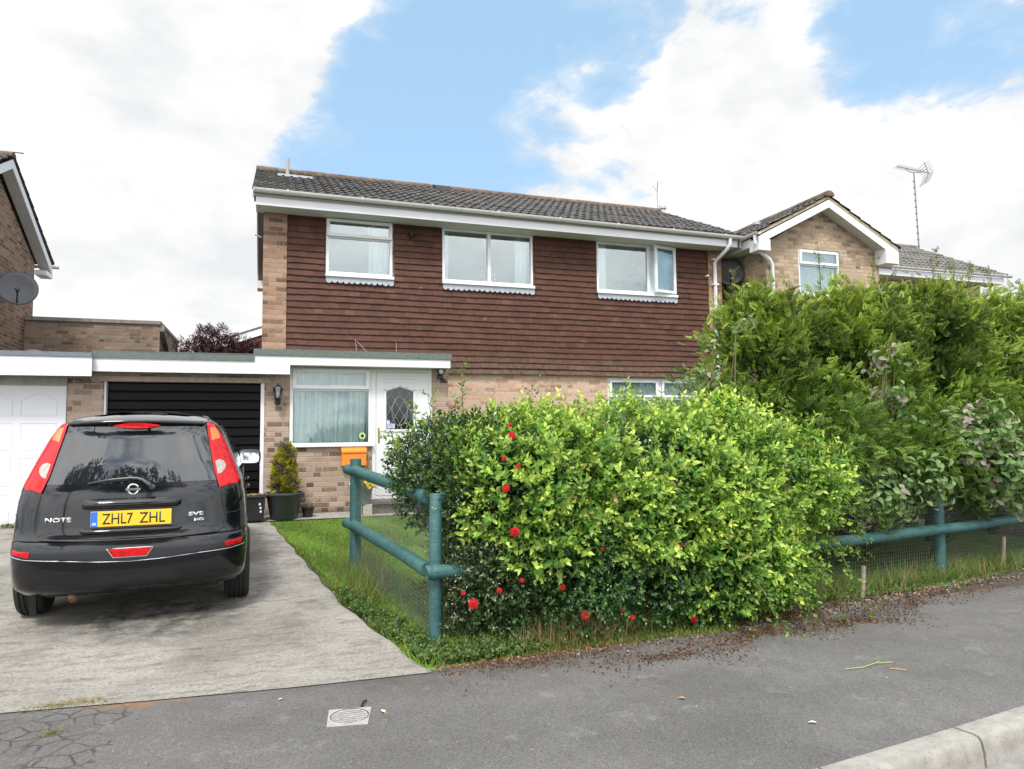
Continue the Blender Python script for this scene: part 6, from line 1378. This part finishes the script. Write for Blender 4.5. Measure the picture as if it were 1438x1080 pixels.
broad('broadleaf_shoot', 'pale broad-leaved shoots at the left flank of the conifer hedge against the tiled wall', [(4.22, 6.25, 1.75, .10, .10, .36), (4.35, 6.2, 1.45, .16, .12, .22), (4.55, 6.1, 2.35, .06, .06, .25)], 34, .2, .85, base=(4.6, 6.5, -.2))
# --- wall pots
def dwarf():
    P, D = blobs_pts([(.235, 10.56, .55, .16, .15, .16), (.235, 10.56, .75, .135, .13, .16), (.24, 10.56, .93, .095, .09, .13), (.245, 10.56, 1.03, .05, .05, .08)], 1500, .45, 1.05); n = len(P)
    dead = (np.sin(P[:, 0:1]*31+P[:, 2:3]*19) > .55)
    scatter('foliage', [frond(.075, 5)], P, outward(D, .7, .5), .7+.5*rng.random(n), np.where(dead, [[.12, .10, .085]], [[.10, .13, .02]])*(1+.3*(rng.random((n, 1))-.5)), CM, DC, tipcol=np.where(dead, [[.19, .16, .14]], [[.42, .38, .03]]))
DC = thing('dwarf_conifer', (.24, 10.56, .37), 'yellow green dwarf conifer with brown patches growing in the large grey pot', 'conifer'); dwarf()
MB().tube([(.235, 10.56, .37), (.24, 10.56, 1.0)], [.014, .005], 6).build('trunk', M['bark'], DC); MB().tube([(.245, 10.56, 1.0), (.24, 10.56, 1.15)], .003, 4).build('leader', M['twig'], DC)
PN = thing('pansies', (1.31, 10.6, .43), 'pansies with violet, white and yellow flowers in the grey planter', 'flowers')
P, D = blobs_pts([(1.31, 10.6, .45, .16, .14, .10)], 260, .3, 1.05, zmin=.42); scatter('foliage', small, P, outward(D, .8, .5), .8, jit((.07, .14, .04), 260), LM, PN, tipcol=np.array([.14, .24, .06]))
for colr, lst in ((plain('violet petals', (.34, .22, .62), .6), [(1.17, .50), (1.20, .55), (1.15, .45), (1.22, .47)]), (plain('white petals two', (.80, .80, .84), .6), [(1.18, .42), (1.14, .52), (1.23, .52)]), (plain('yellow petals', (.80, .52, .03), .6), [(1.38, .50), (1.43, .53), (1.46, .49), (1.40, .46), (1.35, .54)])):
    mb = MB()
    for x, z in lst:
        for k in range(5): a = k*1.256; mb.lathe((x+.014*math.cos(a), 10.44+random.uniform(-.02, .03), z+.014*math.sin(a)), [(0, -.003), (.014, 0), (0, .003)], 7, 'y')
    mb.build('blooms', colr, PN)
# --- purple maple behind the garage
MT = thing('maple_tree', (-1.2, 17.5, .05), 'dark purple-leaved maple crown above the garage roof', 'tree')
MB().tube([(-1.2, 17.5, -.1), (-1.25, 17.5, 1.6), (-1.1, 17.5, 2.8)], [.09, .07, .03], 8).build('trunk', M['bark'], MT, smooth=True)
mbk = [(-1.62, 17.4, 3.10, .40, .4, .30), (-1.15, 17.4, 3.28, .42, .4, .40), (-.75, 17.4, 3.15, .45, .4, .34), (-.35, 17.4, 3.05, .35, .4, .26), (-1.35, 17.4, 3.5, .22, .2, .20), (-1.0, 17.4, 2.6, 1.0, .7, .5)]
mbk += [(-.15, 17.4, 3.1, .42, .4, .26), (-.9, 17.5, 2.95, .9, .5, .4)]
P, D = blobs_pts(mbk, 3900, .35, 1.12); n = len(P)
scatter('crown', [shoot(3, .09, .055, .022, spread=70, stemr=.0015) for _ in range(3)], P, outward(D, .3, .8), .8+.6*rng.random(n), jit((.035, .012, .016), n, .4), LM, MT, tipcol=jit((.10, .025, .035), n, .5))
stems(MT, [(-1.1, 17.5, 2.5)], [(b[0], b[1], b[2]) for b in mbk]*2, .02, M['bark'], 'limbs')
# --- two street trees across the road, seen only as reflections in the car's rear window
def street_tree(x, y, h, r, lab, seed):
    T_ = thing('street_tree', (x, y, -.4), lab, 'tree'); rr_ = random.Random(seed)
    MB().tube([(x, y, -.5), (x+.1, y, h*.45), (x, y, h*.8)], [.2, .14, .05], 8).build('trunk', M['bark'], T_, smooth=True)
    bl = [(x+rr_.uniform(-.6, .6)*r, y+rr_.uniform(-.5, .5)*r, h*.68+rr_.uniform(-.5, .6)*r, r*rr_.uniform(.4, .65), r*.5, r*rr_.uniform(.35, .55)) for _ in range(7)]
    P, D = blobs_pts(bl, 1700, .3, 1.05); scatter('crown', [shoot(4, .45, .26, .15, spread=60, stemr=.01)], P, outward(D, .2, .8), 1., jit((.03, .06, .018), 1700, .3), LM, T_, tipcol=np.array([.06, .10, .03]))
    stems(T_, [(x, y, h*.5)], [(b[0], b[1], b[2]) for b in bl], .06, M['bark'], 'limbs')
street_tree(-8.2, -8.5, 16.0, 3.4, 'tall dark tree across the road reflected at the left of the car window', 3)
street_tree(-1.8, -9.5, 13.2, 3.6, 'round dark tree across the road reflected low in the car window', 4)

# ------------------------------------------------------------ grass, weeds, litter
def blade(L=.05, W=.004):
    V = []; F = []; T = []
    for i, (f, b) in enumerate(((0, 0), (.5, .12), (1, .42))):
        w_ = W*(1-f); V += [(-w_, L*b, L*f), (w_, L*b, L*f)] if f < 1 else [(0, L*b, L*f)]; T += [f, f] if f < 1 else [1]
    return np.array(V), np.array([(0, 1, 3), (0, 3, 2), (2, 3, 4)]), np.array(T)
BL = [blade(.05, .0035), blade(.06, .003), blade(.042, .004)]
n = 80000; x = rng.uniform(.02, 3.4, n); y = rng.uniform(4.5, 10.7, n)
edge = np.interp(y, [4.4, 6.06, 8.1, 10.3, 11.2], [.985, .61, .35, .07, .11])+.02*np.sin(y*9)+rng.normal(size=n)*.012
keep = (x > edge) & (x < edge+2.4) & ~((y > 10.36)) ; keep &= ~((y > 10.15) & (x < .6) & (rng.random(n) < .4)); x, y = x[keep], y[keep]; n = len(x)
g_ = -.25+.30*(y-4.6)/6.2; g_ = np.where(y < 4.6, -.25, g_)
P = np.c_[x, y, g_]; tuft = (np.abs(x-np.interp(y, [4.4, 6.06, 8.1, 10.3], [.985, .61, .35, .07])) < .10)
yel = rng.random((n, 1))
gc = np.array([[.10, .20, .026]])*(1-yel*.3)+np.array([[.14, .16, .04]])*yel*.3; tp = np.array([[.28, .44, .065]])*(1-yel*.35)+np.array([[.38, .40, .12]])*yel*.35
patchy = (.78+.34*np.sin(x*3.1+1)*np.sin(y*2.3)+.18*np.sin(x*9+y*4))[:, None]; patchy = np.clip(patchy, .62, 1.2)
o = scatter('lawn_grass', BL, P, np.c_[rng.normal(size=n)*.35, rng.normal(size=n)*.35, np.ones(n)], (.75+.5*rng.random(n))*np.where(tuft & (y < 6.6), 1.2, .85), gc*patchy, GM, tipcol=tp*patchy); tag(o, 'short green lawn grass between drive, fence and house', 'grass', kind='stuff')
# taller grass at the posts and behind the netting
n = 5200; sel = rng.random(n); x = np.where(sel < .35, rng.normal(.86, .14, n), np.where(sel < .5, rng.normal(2.1, .25, n), rng.uniform(4.4, 8.6, n))); y = np.where(sel < .35, rng.normal(7.0, .5, n), np.where(sel < .5, 4.72+rng.normal(size=n)*.06, 5.05+.10*(x-4.4)+rng.normal(size=n)*.10))
ok = x > np.interp(y, [4.4, 6.06, 8.1, 10.3], [.985, .61, .35, .07])+.05; x, y = x[ok], y[ok]; n = len(x)
dry = (rng.random((n, 1)) < np.where((x > 1.6) & (x < 3), .92, .35)[:, None]); P = np.c_[x, y, np.where(y < 4.6, -.25, -.25+.30*(y-4.6)/6.2)]
o = scatter('long_grass', [blade(.16, .003), blade(.22, .0028)], P, np.c_[rng.normal(size=n)*.4, rng.normal(size=n)*.4, np.ones(n)], .5+.7*rng.random(n), np.where(dry, [[.22, .16, .07]], [[.07, .15, .03]]), GM, tipcol=np.where(dry, [[.40, .31, .16]], [[.18, .30, .07]])); tag(o, 'long rough grass, green and straw coloured, at the foot of the fences', 'grass', kind='stuff')
# low leafy weeds: along the drive edge, under the hedge, and at the joint
wd = [shoot(3, .05, .030, .020, spread=70, stemr=.001) for _ in range(4)]
def weeds(name, lab, x, y, c, tc, s=1., zoff=0):
    n = len(x); P = np.c_[x, y, np.where(y < 4.6, -.25, -.25+.30*(y-4.6)/6.2)+zoff+rng.random(n)*.02]
    o = scatter(name, wd, P, np.c_[rng.normal(size=n)*.6, rng.normal(size=n)*.6, np.ones(n)], s*(.6+.7*rng.random(n)), jit(c, n, .3), LM, tipcol=jit(tc, n, .3)); return tag(o, lab, 'weeds', kind='stuff')
n = 700; y = 4.6+rng.random(n)**1.6*1.9; x = np.interp(y, [4.4, 6.06, 8.1], [.985, .61, .35])+np.abs(rng.normal(size=n))*.10+.02
weeds('edge_weeds', 'low leafy weeds creeping over the edge of the drive', x, y, (.055, .105, .03), (.15, .23, .07))
n = 1500; x = np.concatenate([rng.normal(1.33, .22, int(n*.62)), rng.uniform(1.1, 8.4, n-int(n*.62))]); y = np.interp(x, [.97, 2.4, 3.6, 4.6, 5.8, 9], [4.46, 4.50, 4.60, 4.78, 4.98, 5.5])+.06+np.abs(rng.normal(size=n))*.14
ok = x > 1.0; ok &= ~((x > 1.8) & (x < 4.2) & (rng.random(n) < .9)); x, y = x[ok], y[ok]
weeds('verge_weeds', 'low green weeds growing at the foot of the hedge and fence', x, y, (.055, .10, .028), (.15, .21, .06), .9)
n = 420; x = rng.normal(-.98, .12, n); y = 4.60+rng.normal(size=n)*.022
x = np.concatenate([x, rng.uniform(-1.45, -.85, 120), rng.normal(-.99, .03, 60)]); y = np.concatenate([y, 4.60+rng.normal(size=120)*.012, rng.normal(4.20, .018, 60)])
n = len(x); P = np.c_[x, y, np.full(n, -.248)]; dry = rng.random((n, 1)) < .5
o = scatter('joint_moss', [blade(.035, .002), blade(.028, .0025)], P, np.c_[rng.normal(size=n)*.9, rng.normal(size=n)*.9, np.full(n, .5)], .6+.7*rng.random(n), np.where(dry, [[.20, .13, .05]], [[.10, .14, .03]]), GM, tipcol=np.where(dry, [[.42, .30, .12]], [[.30, .32, .08]])); tag(o, 'dry grass and moss tufts in the joint between drive and cracked asphalt', 'grass', kind='stuff')
n = 300; x = rng.uniform(-4, -2.5, n); y = 10.95+rng.normal(size=n)*.04; weeds('wall_weeds', 'weeds along the foot of the white garage door', x, y, (.08, .14, .03), (.20, .26, .06), .8)
# dead leaves, bark and grit swept against the back of the footway
def flake(L, W): return np.array([(-W/2, 0, 0), (W/2, 0, .0), (W*.4, L, .004), (-W*.45, L*.9, .002)]), np.array([(0, 1, 2), (0, 2, 3)]), np.array([0, 0, 1, 1.])
FL = [flake(.035, .012), flake(.022, .014), flake(.05, .005), flake(.016, .010), flake(.028, .018)]
n = 15000; u = rng.random(n); x = np.where(u < .45, rng.normal(3.6, 1.1, n), np.where(u < .75, rng.normal(1.7, .45, n), rng.uniform(1.0, 6.8, n)))
bk_ = np.interp(x, [.97, 2.4, 3.6, 4.6, 5.8, 9], [4.46, 4.50, 4.60, 4.78, 4.98, 5.5]); off = np.where(u < .45, -.24-.09*np.sin(x*3.1)+rng.normal(size=n)*.11*(1+.6*np.sin(x*7)), rng.normal(size=n)*.10+.06)
y = bk_+off; ok = (x > 1.02) & (x < 7.4); x, y = x[ok], y[ok]; n = len(x); off = off[ok]
warm = rng.random((n, 1)); c = np.array([[.060, .038, .026]])*(1-warm)+np.array([[.17, .10, .06]])*warm; c = np.where((off[:, None] > -.05) & (rng.random((n, 1)) < .35), [[.36, .19, .10]], c)
P = np.c_[x, y, np.where(y < 4.6, -.25, -.25+.30*(y-4.6)/6.2)+.004+rng.random(n)*.008]
DM = leafmat('dead leaf', .9, .05, .1)
dirs = rng.normal(size=(n, 3)); dirs[:, 2] = np.abs(dirs[:, 2])*.18+.03
o = scatter('leaf_litter', FL, P, dirs, .35+.75*rng.random(n)**1.5, c*.9, DM, tipcol=c*1.2, roll=np.tile([[0, 0, 1.]], (n, 1))+rng.normal(size=(n, 3))*.15)
tag(o, 'brown dead leaves and bark scraps swept against the foot of the hedge', 'leaf litter', kind='stuff')
def flk(L): return np.array([(-L, -L*.6, 0), (L*.9, -L*.7, 0), (L*.7, L*.8, L*.5), (-L*.8, L*.6, L*.4), (0, 0, L*.9)]), np.array([(0, 1, 4), (1, 2, 4), (2, 3, 4), (3, 0, 4)]), np.zeros(5)
n = 1500; x = np.concatenate([rng.uniform(4.3, 8.0, 900), rng.uniform(1.0, 4.3, 300), rng.uniform(-1.4, 7, 300)]); bk_ = np.interp(x, [.97, 2.4, 3.6, 4.6, 5.8, 9], [4.46, 4.50, 4.60, 4.78, 4.98, 5.5]); y = bk_+rng.normal(size=n)*.07+.0; y[1200:] = rng.uniform(3.0, 4.4, 300)
P = np.c_[x, y, np.where(y < 4.6, -.25, -.25+.30*(y-4.6)/6.2)+.002]; s = .6+.8*rng.random(n); s[1200:] *= .45; s[:1200] *= .35+.8*rng.random(1200)
o = scatter('grit', [flk(.008), flk(.011)], P, np.tile([[0, 0, 1.]], (n, 1))+rng.normal(size=(n, 3))*.1, s, jit((.20, .185, .165), n, .5), DM); tag(o, 'pale grit and small stones along the back of the footway', 'gravel', kind='stuff')
